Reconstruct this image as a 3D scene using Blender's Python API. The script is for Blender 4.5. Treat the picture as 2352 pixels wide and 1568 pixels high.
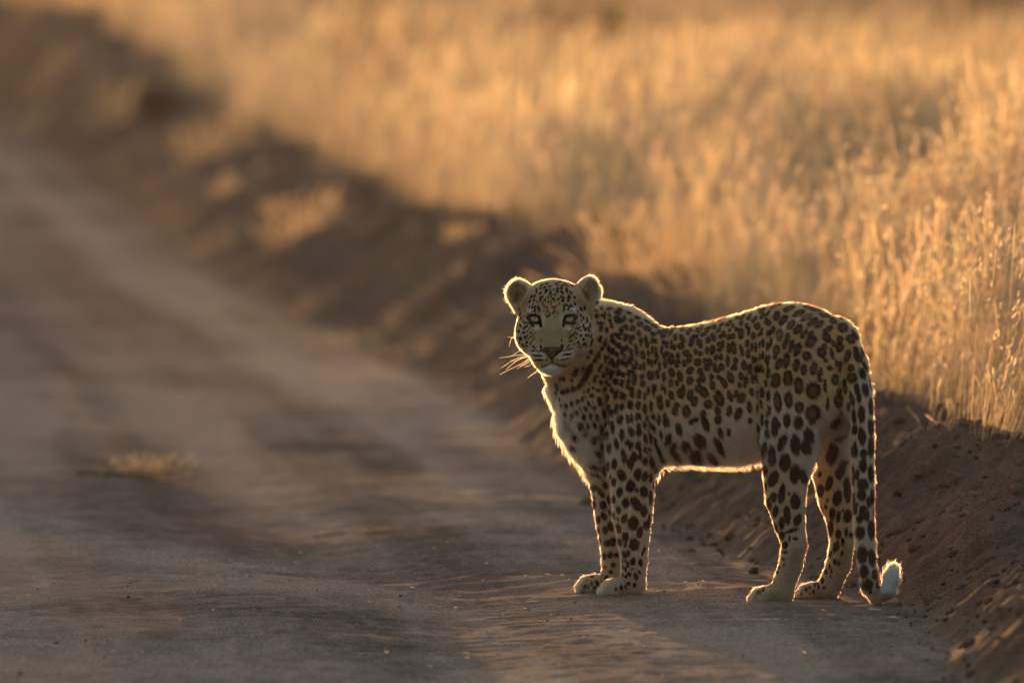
import bpy, math
import numpy as np
from mathutils import Vector, Matrix

# ------------------------------------------------------------------ camera, sky, sun, exposure
scene = bpy.context.scene
for o in list(bpy.data.objects):
    bpy.data.objects.remove(o, do_unlink=True)
COL = scene.collection

CAM_H, CAM_D, FPX = 1.4, 20.0, 20320.0           # camera height, distance behind the origin, focal length in 2352-px units
PITCH = math.atan(890.0 / FPX)
cam_data = bpy.data.cameras.new('camera')
cam = bpy.data.objects.new('camera', cam_data)
COL.objects.link(cam)
cam.location = (0.0, -CAM_D, CAM_H)
cam.rotation_euler = (math.pi / 2 - PITCH, 0, 0)
cam_data.sensor_width = 36.0
cam_data.lens = FPX / 2352.0 * 36.0
cam_data.clip_start = 0.5
cam_data.clip_end = 3000.0
cam_data.dof.use_dof = True
cam_data.dof.focus_distance = 19.13
cam_data.dof.aperture_fstop = 3.6
cam_data.dof.aperture_blades = 0
scene.camera = cam

SUN_EL, SUN_AZ = math.radians(1.15), math.radians(8.0)     # low, behind the leopard and a little to the left
sun_vec = Vector((-math.sin(SUN_AZ) * math.cos(SUN_EL), math.cos(SUN_AZ) * math.cos(SUN_EL), math.sin(SUN_EL)))
world = bpy.data.worlds.new('World')
scene.world = world
world.use_nodes = True
wn = world.node_tree
for n in list(wn.nodes):
    wn.nodes.remove(n)
sky = wn.nodes.new('ShaderNodeTexSky')
sky.sky_type = 'NISHITA'
sky.sun_disc = False
sky.sun_elevation = SUN_EL
sky.sun_rotation = -SUN_AZ
sky.dust_density = 3.0
sky.ozone_density = 1.1
bg = wn.nodes.new('ShaderNodeBackground')
bg.inputs['Strength'].default_value = 0.15
wo = wn.nodes.new('ShaderNodeOutputWorld')
wn.links.new(sky.outputs[0], bg.inputs['Color'])
wn.links.new(bg.outputs[0], wo.inputs['Surface'])
sun_data = bpy.data.lights.new('sun', 'SUN')
sun_data.energy = 2.0
sun_data.angle = math.radians(0.6)
sun_data.color = (1.0, 0.52, 0.20)
sun = bpy.data.objects.new('sun', sun_data)
COL.objects.link(sun)
sun.rotation_euler = sun_vec.to_track_quat('Z', 'Y').to_euler()
scene.view_settings.view_transform = 'Standard'
scene.view_settings.look = 'None'
scene.view_settings.gamma = 1.0
scene.view_settings.use_curve_mapping = False
scene.view_settings.exposure = 2.08
scene.render.engine = 'CYCLES'
cy = scene.cycles
cy.max_bounces = 8
cy.diffuse_bounces = 3
cy.glossy_bounces = 3
cy.transmission_bounces = 8
cy.transparent_max_bounces = 8
cy.caustics_reflective = False
cy.caustics_refractive = False
cy.use_denoising = True
cy.sample_clamp_indirect = 6.0

rng = np.random.default_rng(7)


def P(px, py, Y):
    """World point seen at the photo's 2352-px position (px, py) when it stands at world depth Y."""
    cp, sp = math.cos(PITCH), math.sin(PITCH)
    a = (px - 1176.0) / FPX
    b = (784.0 - py) / FPX
    dy = cp + b * sp
    dz = -sp + b * cp
    t = (Y + CAM_D) / dy
    return np.array([a * t, Y, CAM_H + dz * t])


def project(p):
    """World points (n,3) to the photo's 2352-px coordinates."""
    cp, sp = math.cos(PITCH), math.sin(PITCH)
    y = p[:, 1] + CAM_D
    z = p[:, 2] - CAM_H
    dep = y * cp - z * sp
    up = y * sp + z * cp
    return 1176.0 + FPX * p[:, 0] / dep, 784.0 - FPX * up / dep


PXM = FPX / 19.15                                  # photo px per metre at the leopard


def tag(o, label=None, cat=None, group=None, kind=None):
    if label: o['label'] = label
    if cat: o['category'] = cat
    if group: o['group'] = group
    if kind: o['kind'] = kind
    return o


def mesh_object(name, verts, faces, mat=None, parent=None, smooth=True, colors=None):
    verts = np.asarray(verts, np.float32)
    me = bpy.data.meshes.new(name)
    faces = np.asarray(faces, np.int32)
    k = faces.shape[1]
    me.vertices.add(len(verts))
    me.vertices.foreach_set('co', verts.ravel())
    me.loops.add(faces.size)
    me.loops.foreach_set('vertex_index', faces.ravel())
    me.polygons.add(len(faces))
    me.polygons.foreach_set('loop_start', np.arange(0, faces.size, k, dtype=np.int32))
    me.polygons.foreach_set('loop_total', np.full(len(faces), k, np.int32))
    me.update(calc_edges=True)
    if smooth:
        me.polygons.foreach_set('use_smooth', np.ones(len(faces), bool))
    if colors is not None:
        at = me.attributes.new('col', 'FLOAT_COLOR', 'POINT')
        c = np.ones((len(verts), 4), np.float32)
        c[:, :3] = colors
        at.data.foreach_set('color', c.ravel())
    if mat: me.materials.append(mat)
    o = bpy.data.objects.new(name, me)
    COL.objects.link(o)
    if parent: o.parent = parent
    return o


def curves_object(name, pts, radii, mat, parent=None, colors=None):
    """pts (n,k,3), radii (n,k), colors (n,3): n strands of k points."""
    n, k = pts.shape[:2]
    cu = bpy.data.hair_curves.new(name)
    cu.add_curves([k] * n)
    cu.position_data.foreach_set('vector', np.ascontiguousarray(pts, np.float32).ravel())
    at = cu.attributes.get('radius') or cu.attributes.new('radius', 'FLOAT', 'POINT')
    at.data.foreach_set('value', np.ascontiguousarray(radii, np.float32).ravel())
    if colors is not None:
        at = cu.attributes.new('col', 'FLOAT_COLOR', 'CURVE')
        c = np.ones((n, 4), np.float32)
        c[:, :3] = colors
        at.data.foreach_set('color', c.ravel())
    cu.materials.append(mat)
    o = bpy.data.objects.new(name, cu)
    COL.objects.link(o)
    if parent: o.parent = parent
    return o


# ------------------------------------------------------------------ noise
_perm = np.random.default_rng(3).random((256, 256)).astype(np.float32)
_perm3 = np.random.default_rng(4).random((64, 64, 64)).astype(np.float32)


def vnoise(x, y):
    xi = np.floor(x).astype(np.int64); yi = np.floor(y).astype(np.int64)
    fx = x - xi; fy = y - yi
    fx = fx * fx * (3 - 2 * fx); fy = fy * fy * (3 - 2 * fy)
    a = _perm[xi & 255, yi & 255]; b = _perm[(xi + 1) & 255, yi & 255]
    c = _perm[xi & 255, (yi + 1) & 255]; d = _perm[(xi + 1) & 255, (yi + 1) & 255]
    return (a * (1 - fx) + b * fx) * (1 - fy) + (c * (1 - fx) + d * fx) * fy * 1.0


def fbm(x, y, octaves=4, gain=0.5, lac=2.03):
    s = 0; amp = 1; tot = 0
    for i in range(octaves):
        s = s + amp * vnoise(x + 17.3 * i, y - 9.1 * i); tot += amp
        amp *= gain; x = x * lac; y = y * lac
    return s / tot


def vnoise3(p):
    i = np.floor(p).astype(np.int64); f = p - i
    f = f * f * (3 - 2 * f)
    r = 0
    for dx in (0, 1):
        for dy in (0, 1):
            for dz in (0, 1):
                w = (f[..., 0] if dx else 1 - f[..., 0]) * (f[..., 1] if dy else 1 - f[..., 1]) * (f[..., 2] if dz else 1 - f[..., 2])
                r = r + w * _perm3[(i[..., 0] + dx) & 63, (i[..., 1] + dy) & 63, (i[..., 2] + dz) & 63]
    return r


def sstep(a, b, x):
    t = np.clip((x - a) / (b - a), 0, 1)
    return t * t * (3 - 2 * t)


def new_mat(name):
    m = bpy.data.materials.new(name)
    m.use_nodes = True
    nt = m.node_tree
    for n in list(nt.nodes):
        nt.nodes.remove(n)
    out = nt.nodes.new('ShaderNodeOutputMaterial')
    return m, nt, out

# ------------------------------------------------------------------ terrain: one height function, cut into road, bank and field
EZ = np.array([5, 12, 17, 17.7, 18.8, 19.4, 20.5, 23.4, 26.4, 31.4, 38, 49, 58.5, 80, 99, 140, 400])
EX = np.array([1.2, 1.0, .86, .87, .87, .80, .52, .19, -.02, -.55, -1.25, -2.17, -2.95, -4.9, -6.7, -10.4, -34])


def bank_s(X, Y):
    Z = Y + 20
    e = np.interp(Z, EZ, EX)
    e = e + 0.16 * (fbm(Z * 1.1, Z * 0 + 3.3, 3) - .5) * sstep(20, 23, Z) + .05 * (fbm(Z * 5 + 7, X * 1.5, 3) - .5)
    return X - e


def ripple(X, Y):
    warp = fbm(X * 2.2, Y * 1.2, 3)
    w2 = fbm(X * 9 + 3, Y * 4, 2)
    ph = Y * 54 + X * 5 + warp * 34 + w2 * 3.5
    amp = sstep(.40, .60, fbm((X + .088 * Y) * 2.0 + 9, Y * .35 + 1, 2))
    return (.25 + amp) * (.5 + .5 * np.sin(ph)) ** 1.5


def ground_h(X, Y, fine=True):
    Z = Y + 20
    s = bank_s(X, Y)
    w = np.interp(Z, [17, 20, 23, 30], [.62, .60, .85, 1.05])
    t = np.clip(s / w, 0, 1)
    prof = 1 - (1 - t) ** 1.8
    crest = .31 * prof - .13 * sstep(w * 1.15, w * 2.2, s)
    # mounds of graded earth along the bank, running aslant
    u = (Z * .55 + X * 1.6); v = X * 2.2 - Z * .22
    lump = fbm(u * 1.1, v * 1.2, 3) - .5
    mound = fbm(Z * .9 + 4, X * 1.1, 2) - .5
    bank_m = sstep(.0, .35, s) * (1 - sstep(w * 1.3, w * 2.2, s))
    h = crest * (1 + .8 * mound) * (1 + 1.5 * sstep(56, 75, Z)) + bank_m * (.15 * lump + .06 * (fbm(X * 4.6, Y * 3.1, 4) - .5))
    ridge = np.abs(fbm(u * 2.4 + 5, v * 2.2, 4) - .5)
    h = h + bank_m * .09 * (.14 - ridge)
    edge_m = sstep(-.10, .06, s)
    clod = fbm(X * 24, Y * 22, 5, .65) - .5
    h = h + edge_m * .046 * clod * sstep(-.1, .25, s) + edge_m * .012 * clod
    # road: soft ruts, corrugations across the way, dust ripples
    road_m = 1 - sstep(-.05, .1, s)
    r = s
    rut = -.02 * np.exp(-((r + .95) / .22) ** 2) - .02 * np.exp(-((r + 2.6) / .25) ** 2) - .006 * np.exp(-((r + 1.8) / .3) ** 2)
    h = h + road_m * rut
    h = h + road_m * .014 * (fbm(X * .8 + 2, Y * .35, 3) - .5) + road_m * .007 * (fbm(X * 2.6 + .25 * Y, Y * 1.1, 2) - .5)
    if fine:
        h = h + road_m * .0046 * ripple(X, Y) * sstep(33, 22, Z)
        h = h + road_m * .0065 * (fbm(X * 16, Y * 9, 4, .6) - .5)
    # field
    far = sstep(60, 260, Z)
    h = h + (1 - road_m) * (.10 * (fbm(X * .3, Y * .3, 3) - .5) * sstep(1, 3, s)) + far * far * 3.2
    # left verge beyond the road, unseen, its height shaped to shade the road
    lv = sstep(-4.0, -4.7, s)
    h = h + lv * (.40 + .34 * (fbm(X * .9, Y * .45, 4) - .5)) * (1 - .45 * sstep(-5.2, -6.5, s))
    return h


def axis(segs):
    out = [segs[0][0]]
    for a, b, n in segs:
        out += list(np.linspace(a, b, n + 1)[1:])
    return np.array(out)


ys = axis([(-60, -16, 22), (-16, -4.2, 30), (-4.2, -2.5, 130), (-2.5, 3.0, 470), (3.0, 9.0, 170), (9, 20, 150), (20, 45, 130), (45, 90, 60), (90, 400, 40), (400, 1500, 12)])
xs = axis([(-900, -300, 6), (-300, -20, 20), (-20, -6, 28), (-6, -1.7, 90), (-1.7, 1.7, 300), (1.7, 4.5, 56), (4.5, 20, 40), (20, 300, 20), (300, 900, 6)])
XX, YY = np.meshgrid(xs, ys)
HH = ground_h(XX, YY)
SS = bank_s(XX, YY)
gv = np.stack([XX, YY, HH], -1).reshape(-1, 3)
ny, nx = XX.shape
idx = np.arange(ny * nx).reshape(ny, nx)
quads = np.stack([idx[:-1, :-1], idx[:-1, 1:], idx[1:, 1:], idx[1:, :-1]], -1).reshape(-1, 4)
sc = SS.reshape(-1)[quads].mean(1)
xc = gv[quads, 0].mean(1)


def soil_colors(X, Y):
    """Albedo of the earth: pale dust with darker gravelly patches, browner on the bank."""
    s = bank_s(X, Y)
    n1 = fbm(X * 1.3 + .4 * Y, Y * .45, 4)
    n2 = fbm(X * 7, Y * 5, 4)
    n3 = fbm(X * 30, Y * 22, 2)
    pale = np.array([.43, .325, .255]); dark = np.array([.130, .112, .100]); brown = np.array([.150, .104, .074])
    a_ = X + .088 * Y                                   # along the wheel tracks
    n4 = fbm(a_ * 3.4 + 7, Y * .11, 3); n5 = fbm(a_ * 9 + 1, Y * .35 + 4, 3)
    cross = fbm(X * .5 + 5, Y * 2.2 + .5 * X, 3)
    trk = 0
    for off_, wd_, kk in ((-.34, .07, .5), (-.55, .05, -.45), (-.86, .10, .55), (-1.12, .06, -.5), (-1.45, .12, .4), (-1.85, .09, -.45), (-2.3, .14, .5), (-2.75, .10, -.4)):
        e_ = s - off_ + .10 * (fbm(Y * .25 + off_ * 9, Y * 0 + off_, 2) - .5)
        trk = trk + kk * np.exp(-(e_ / wd_) ** 4)
    tr_m = .35 + .65 * sstep(18.5, 24, Y + 20)
    k = .55 * trk * tr_m + .34 * sstep(.44, .58, n4) + .34 * sstep(.42, .62, n1) + .40 * (n5 - .5) + .70 * (cross - .5) + .50 * (n2 - .5) + .45 * (n3 - .5) + .40 * (fbm(X * 44, Y * 12, 2) - .5) + .22
    # dusty worn patches
    for cx_, cy_, rx_, ry_, kk in ((-.545, -.05, .19, .55, .75), (-.86, .55, .14, .35, .55), (-.10, 1.9, .16, .9, .5), (-.30, 8.0, .22, 3.0, .5), (.20, -1.7, .22, .35, .35)):
        e_ = (np.abs((X - cx_ + .22 * (Y - cy_)) / rx_) ** 3 + np.abs((Y - cy_) / ry_) ** 3)
        k = k + kk * np.exp(-e_) * (.35 + .9 * sstep(.40, .58, fbm(X * 6, Y * 2.6, 4)))
    k = np.clip(k + .07 * (ripple(X, Y) - .5) * sstep(30, 22, Y + 20), 0, 1)[..., None]  # ripple crests paler, troughs darker: their light and shade put into the colour
    c = dark * (1 - k) + pale * k
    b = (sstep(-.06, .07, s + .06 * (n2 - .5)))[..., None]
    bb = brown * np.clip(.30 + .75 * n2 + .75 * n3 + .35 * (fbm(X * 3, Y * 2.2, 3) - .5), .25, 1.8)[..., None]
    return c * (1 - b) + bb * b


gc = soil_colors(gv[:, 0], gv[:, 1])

soil, nt, out = new_mat('soil')
at = nt.nodes.new('ShaderNodeAttribute'); at.attribute_name = 'col'
pr = nt.nodes.new('ShaderNodeBsdfPrincipled')
pr.inputs['Roughness'].default_value = .95
pr.inputs['Specular IOR Level'].default_value = .08
tc = nt.nodes.new('ShaderNodeTexCoord')
nz = nt.nodes.new('ShaderNodeTexNoise'); nz.inputs['Scale'].default_value = 90; nz.inputs['Detail'].default_value = 5
nz2 = nt.nodes.new('ShaderNodeTexNoise'); nz2.inputs['Scale'].default_value = 190; nz2.inputs['Detail'].default_value = 4; nz2.inputs['Roughness'].default_value = .7
nt.links.new(tc.outputs['Object'], nz.inputs['Vector']); mpg = nt.nodes.new('ShaderNodeMapping'); mpg.inputs['Scale'].default_value = (1, .3, 1)
nt.links.new(tc.outputs['Object'], mpg.inputs['Vector']); nt.links.new(mpg.outputs[0], nz2.inputs['Vector'])
mr = nt.nodes.new('ShaderNodeMapRange'); mr.inputs['From Min'].default_value = .3; mr.inputs['From Max'].default_value = .7
mr.inputs['To Min'].default_value = .55; mr.inputs['To Max'].default_value = 1.45
nt.links.new(nz2.outputs[0], mr.inputs[0])
mx = nt.nodes.new('ShaderNodeVectorMath'); mx.operation = 'SCALE'
nt.links.new(at.outputs['Color'], mx.inputs[0]); nt.links.new(mr.outputs[0], mx.inputs['Scale'])
nt.links.new(mx.outputs[0], pr.inputs['Base Color'])
bp = nt.nodes.new('ShaderNodeBump'); bp.inputs['Strength'].default_value = .9; bp.inputs['Distance'].default_value = .008
nt.links.new(nz.outputs[0], bp.inputs['Height']); nt.links.new(bp.outputs[0], pr.inputs['Normal'])
nt.links.new(pr.outputs[0], out.inputs['Surface'])


def cut(name, m):
    q = quads[m]
    used = np.unique(q)
    remap = np.full(len(gv), -1, np.int64); remap[used] = np.arange(len(used))
    return tag(mesh_object(name, gv[used], remap[q], soil, colors=gc[used]), kind='structure')


is_road = (sc < 0) & (sc > -4.1)
is_bank = (sc >= 0) & (sc < 2.2) & (gv[quads, 1].mean(1) < 120)
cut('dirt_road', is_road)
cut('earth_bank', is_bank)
cut('ground', ~is_road & ~is_bank)

# ------------------------------------------------------------------ leopard: one continuous body grown from a distance field
def pt(px, py, Y):
    return P(px, py, Y)


def cone_d(p, a, b, ra, rb):
    ba = b - a
    t = np.clip(((p - a) @ ba) / (ba @ ba), 0, 1)
    return np.linalg.norm(p - a - t[..., None] * ba, axis=-1) - (ra + (rb - ra) * t)


def ell_d(p, c, r, rot=None):
    q = p - c
    if rot is not None: q = q @ rot
    k0 = np.linalg.norm(q / r, axis=-1)
    k1 = np.linalg.norm(q / (r * r), axis=-1)
    return k0 * (k0 - 1) / np.maximum(k1, 1e-9)


def smin(a, b, k):
    h = np.clip(.5 + .5 * (b - a) / k, 0, 1)
    return b * (1 - h) + a * h - k * h * (1 - h)


def catmull(xk, yk, x):
    xk = np.asarray(xk, float); yk = np.asarray(yk, float)
    m = np.gradient(yk, xk)
    i = np.clip(np.searchsorted(xk, x) - 1, 0, len(xk) - 2)
    h = xk[i + 1] - xk[i]
    t = np.clip((x - xk[i]) / h, 0, 1)
    return ((2 * t**3 - 3 * t**2 + 1) * yk[i] + (t**3 - 2 * t**2 + t) * h * m[i]
            + (-2 * t**3 + 3 * t**2) * yk[i + 1] + (t**3 - t**2) * h * m[i + 1])


# torso stations: photo x, top y, bottom y, half width (m), depth Y
ST = np.array([
    (1276, 870, 925, .030, -.665),
    (1282, 805, 962, .055, -.66),
    (1300, 745, 1005, .075, -.66),
    (1340, 712, 1062, .093, -.665),
    (1390, 706, 1092, .100, -.675),
    (1440, 718, 1094, .103, -.69),
    (1500, 750, 1068, .106, -.715),
    (1560, 752, 1058, .110, -.745),
    (1640, 738, 1060, .112, -.785),
    (1700, 722, 1058, .110, -.815),
    (1750, 706, 1048, .106, -.84),
    (1800, 698, 1030, .103, -.865),
    (1860, 704, 1010, .100, -.895),
    (1910, 725, 1000, .092, -.92),
    (1950, 757, 985, .078, -.935),
    (1970, 785, 965, .060, -.945),
    (1978, 850, 905, .022, -.95)], float)
_sx = np.array([P(a, b, e)[0] for a, b, c, d, e in ST])
_st = np.array([P(a, b, e)[2] for a, b, c, d, e in ST])
_sb = np.array([P(a, c, e)[2] for a, b, c, d, e in ST])


def torso_d(p):
    x = np.clip(p[..., 0], _sx[0], _sx[-1])
    top = catmull(_sx, _st, x); bot = catmull(_sx, _sb, x)
    hw = catmull(_sx, ST[:, 3], x); yc = catmull(_sx, ST[:, 4], x)
    hh = np.maximum((top - bot) / 2, .006); zc = (top + bot) / 2
    dz = (p[..., 2] - zc) / hh
    # narrower along the spine, fuller in the lower ribs
    hw = hw * (1 - .16 * np.clip(dz, -1, 1.2))
    q = (np.abs((p[..., 1] - yc) / hw) ** 2.15 + np.abs(dz) ** 2.15) ** (1 / 2.15)
    ex = np.abs(p[..., 0] - x)
    return np.sqrt(((q - 1) * np.minimum(hh, hw) * .9).clip(0) ** 2 + ex**2) + np.minimum((q - 1) * np.minimum(hh, hw) * .9, 0)


def m(px):
    return px / PXM


def chain(nodes, Y=None):
    """nodes: (px, py, r px, Y) -> list of cone primitives"""
    out = []
    for a, b in zip(nodes[:-1], nodes[1:]):
        out.append(('c', P(a[0], a[1], a[3]), P(b[0], b[1], b[3]), m(a[2]), m(b[2])))
    return out


def ball(px, py, Y, rx, ry, rd, rot=None):
    return ('e', P(px, py, Y), np.array([m(rx), rd, m(ry)]), rot)


def paw(px, py, Y, L, r, fx=-1.0, fy=-.35, toe=.5):
    """Four toes ahead of a pad. px,py,Y ground centre of the heel; L length px; r radius px; fx,fy heading on the ground."""
    base = P(px, py, Y); f = np.array([fx, fy, 0.]); f /= np.linalg.norm(f); sd = np.array([-f[1], f[0], 0.])
    R = m(r); Lm = m(L)
    pr_ = []
    up = np.array([0, 0, 1.])
    pr_.append(('c', base + up * R * .90, base + f * Lm * .52 + up * R * .98, R * .98, R * .98))
    for i, o_ in enumerate((-.98, -.34, .34, .98)):
        fwd = Lm * (.92 if abs(o_) < .5 else .76)
        a = base + f * Lm * .45 + sd * o_ * R * .60 + up * R * 1.15
        k_ = base + f * (fwd - R * .55) + sd * o_ * R * .84 + up * R * 1.12
        b = base + f * fwd + sd * o_ * R * .90 + up * R * .66
        pr_.append(('c', a, k_, R * .60, R * .58))
        pr_.append(('c', k_, b, R * .58, R * .56))
    return pr_


G = []          # (name, primitives, inner k, union k)
G.append(('shoulder', [ball(1425, 870, -.755, 62, 105, .055), ball(1450, 1010, -.745, 52, 80, .055)], .02, .018))
G.append(('shoulder', [ball(1400, 900, -.60, 55, 100, .05), ball(1400, 1020, -.615, 42, 70, .05)], .03, .04))
G.append(('haunch', [ball(1845, 860, -.945, 82, 130, .065), ball(1815, 990, -.965, 60, 100, .058)], .02, .012))
G.append(('haunch', [ball(1885, 870, -.85, 85, 120, .07), ball(1905, 990, -.83, 50, 90, .055)], .03, .03))
G.append(('leg', chain([(1452, 1000, 52, -.755), (1453, 1080, 52, -.755), (1452, 1130, 49, -.755), (1452, 1185, 45, -.755), (1454, 1240, 36, -.755),
                        (1456, 1285, 30, -.755), (1455, 1335, 27, -.755)]) + [('c', P(1478, 1275, -.752), P(1480, 1286, -.752), m(9), m(9))], .0025, .03))
G.append(('leg', paw(1454, 1371, -.755, 80, 24, -1, -.55), .005, .015))
G.append(('leg', chain([(1405, 1010, 46, -.62), (1397, 1085, 43, -.62), (1398, 1150, 37, -.62), (1403, 1205, 33, -.62),
                        (1408, 1260, 28, -.62), (1410, 1325, 26, -.62)]), .0025, .03))
G.append(('leg', paw(1404, 1362, -.62, 82, 23, -1, -.45), .005, .015))
G.append(('leg', chain([(1812, 1010, 56, -.965), (1805, 1090, 51, -.965), (1804, 1145, 45, -.965), (1813, 1200, 35, -.965), (1823, 1245, 27, -.965),
                        (1816, 1295, 26, -.968), (1797, 1350, 25, -.972)]), .0025, .035))
G.append(('leg', [('c', P(1833, 1228, -.965), P(1839, 1254, -.965), m(13), m(11)), ('c', P(1839, 1254, -.965), P(1822, 1310, -.968), m(11), m(12))], .004, .008))
G.append(('leg', [('c', P(1484, 1030, -.76), P(1490, 1062, -.76), m(18), m(13))], .004, .012))
G.append(('leg', paw(1797, 1388, -.972, 76, 23, -1, -.42), .005, .015))
G.append(('leg', chain([(1905, 1010, 50, -.83), (1910, 1085, 44, -.83), (1920, 1145, 40, -.83), (1931, 1195, 32, -.83), (1934, 1245, 27, -.83),
                        (1926, 1295, 28, -.83), (1905, 1345, 25, -.83)]), .0025, .03))
G.append(('leg', paw(1900, 1378, -.832, 72, 22, -1, -.42), .005, .015))
G.append(('tail', chain([(1925, 770, 34, -.945), (1962, 830, 28, -.975), (1976, 900, 26, -1.0), (1981, 1000, 25, -1.01), (1983, 1100, 24, -1.015),
                         (1984, 1200, 22, -1.02), (1990, 1280, 21, -1.02), (1998, 1345, 19, -1.02), (2014, 1369, 17, -1.02),
                         (2036, 1356, 17, -1.02), (2045, 1332, 17, -1.02), (2050, 1314, 13, -1.02)]), .002, .02))
G.append(('neck', chain([(1420, 800, 92, -.70), (1345, 780, 82, -.715), (1285, 765, 66, -.765)]) +
          chain([(1340, 900, 70, -.675), (1290, 830, 52, -.72)]), .03, .03))
# head, facing the camera
HY = -.80
G.append(('head', [ball(1270, 722, HY, 80, 76, .088), ball(1270, 690, HY - .012, 68, 46, .066),
                   ball(1220, 766, HY - .030, 38, 48, .062), ball(1324, 766, HY - .030, 40, 50, .062),
                   ball(1267, 790, HY - .060, 62, 44, .052),
                   ('c', P(1268, 722, HY - .070), P(1267, 793, HY - .112), m(25), m(25)),
                   ball(1245, 815, HY - .100, 29, 22, .032), ball(1290, 815, HY - .100, 29, 22, .032),
                   ball(1267, 842, HY - .086, 28, 17, .034), ball(1268, 822, HY - .06, 46, 34, .04),
                   ball(1226, 716, HY - .080, 22, 8, .014), ball(1309, 716, HY - .080, 22, 8, .014)], .016, .02))
CARVE = [('e', P(1267, 831, HY - .135), np.array([m(20), .012, m(1.6)]), None)]
G.append(('ear', [ball(1191, 671, HY + .018, 25, 26, .017, Matrix.Rotation(.35, 3, 'Z').to_3x3()),
                  ('c', P(1194, 676, HY + .02), P(1225, 702, HY + .0), m(22), m(22)), ('c', P(1190, 657, HY + .02), P(1229, 680, HY + .01), m(15), m(15)), ('c', P(1179, 674, HY + .02), P(1194, 706, HY + .01), m(17), m(17))], .012, .010))
G.append(('ear', [ball(1352, 665, HY + .018, 23, 28, .017, Matrix.Rotation(-.35, 3, 'Z').to_3x3()),
                  ('c', P(1349, 676, HY + .02), P(1320, 702, HY + .0), m(22), m(22)), ('c', P(1352, 650, HY + .02), P(1313, 678, HY + .01), m(15), m(15)), ('c', P(1362, 672, HY + .02), P(1352, 706, HY + .01), m(17), m(17))], .012, .010))
EARCUT = [ball(1191, 671, HY - .012, 21, 24, .028, Matrix.Rotation(.35, 3, 'Z').to_3x3()),
          ball(1354, 666, HY - .012, 19, 27, .028, Matrix.Rotation(-.35, 3, 'Z').to_3x3()),
          ('c', P(1177, 630, HY + .02), P(1180, 650, HY + .02), m(4.5), m(1))]


def prim_d(pr, p):
    if pr[0] == 'c':
        return cone_d(p, pr[1], pr[2], pr[3], pr[4])
    rot = None if pr[3] is None else np.array(pr[3])
    return ell_d(p, pr[1], pr[2], rot)


def prim_box(pr):
    if pr[0] == 'c':
        r = max(pr[3], pr[4])
        return np.minimum(pr[1], pr[2]) - r, np.maximum(pr[1], pr[2]) + r
    r = pr[2] if pr[3] is None else np.full(3, pr[2].max())
    return pr[1] - r, pr[1] + r


def group_d(prs, k, p):
    f = None
    for q in prs:
        d = prim_d(q, p)
        f = d if f is None else smin(f, d, k)
    return f


STEP = .003
lo = np.array([P(1140, 784, -.7)[0], -1.09, -.012]); hi = np.array([P(2090, 784, -1.0)[0], -.50, .735])
ax = [np.arange(lo[i], hi[i], STEP) for i in range(3)]
dims = tuple(len(a) for a in ax)
F = np.full(dims, .2, np.float32)


def region(blo, bhi, pad):
    sl = []
    for i in range(3):
        a = max(0, int((blo[i] - pad - lo[i]) / STEP)); b = min(dims[i], int((bhi[i] + pad - lo[i]) / STEP) + 2)
        sl.append(slice(a, b))
    pts = np.stack(np.meshgrid(ax[0][sl[0]], ax[1][sl[1]], ax[2][sl[2]], indexing='ij'), -1)
    return tuple(sl), pts


sl, pts = region(np.array([_sx[0], -1.08, _sb.min()]), np.array([_sx[-1], -.5, _st.max()]), .03)
F[sl] = torso_d(pts)
for gname, prs, k, ku in G:
    bl = np.min([prim_box(q)[0] for q in prs], 0); bh = np.max([prim_box(q)[1] for q in prs], 0)
    sl, pts = region(bl, bh, ku + .012)
    F[sl] = smin(F[sl], group_d(prs, k, pts), ku)
for q in EARCUT + CARVE:
    bl, bh = prim_box(q)
    sl, pts = region(bl, bh, .012)
    F[sl] = -smin(-F[sl], prim_d(q, pts), .004)
FOLDS = [('c', P(1508, 800, -.826), P(1514, 1045, -.834), .008, .008), ('c', P(1752, 850, -.950), P(1750, 1045, -.955), .008, .008),
         ('c', P(1398, 860, -.79), P(1392, 1060, -.735), .006, .006), ('c', P(1935, 850, -1.0), P(1925, 1040, -.965), .010, .010)]
for q in FOLDS:
    bl, bh = prim_box(q)
    sl, pts = region(bl, bh, .035)
    F[sl] = -smin(-F[sl], prim_d(q, pts), .028)
# flat soles on the ground
Z0 = ax[2][None, None, :]
F = np.maximum(F, (0.0015 - Z0).astype(np.float32))


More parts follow.
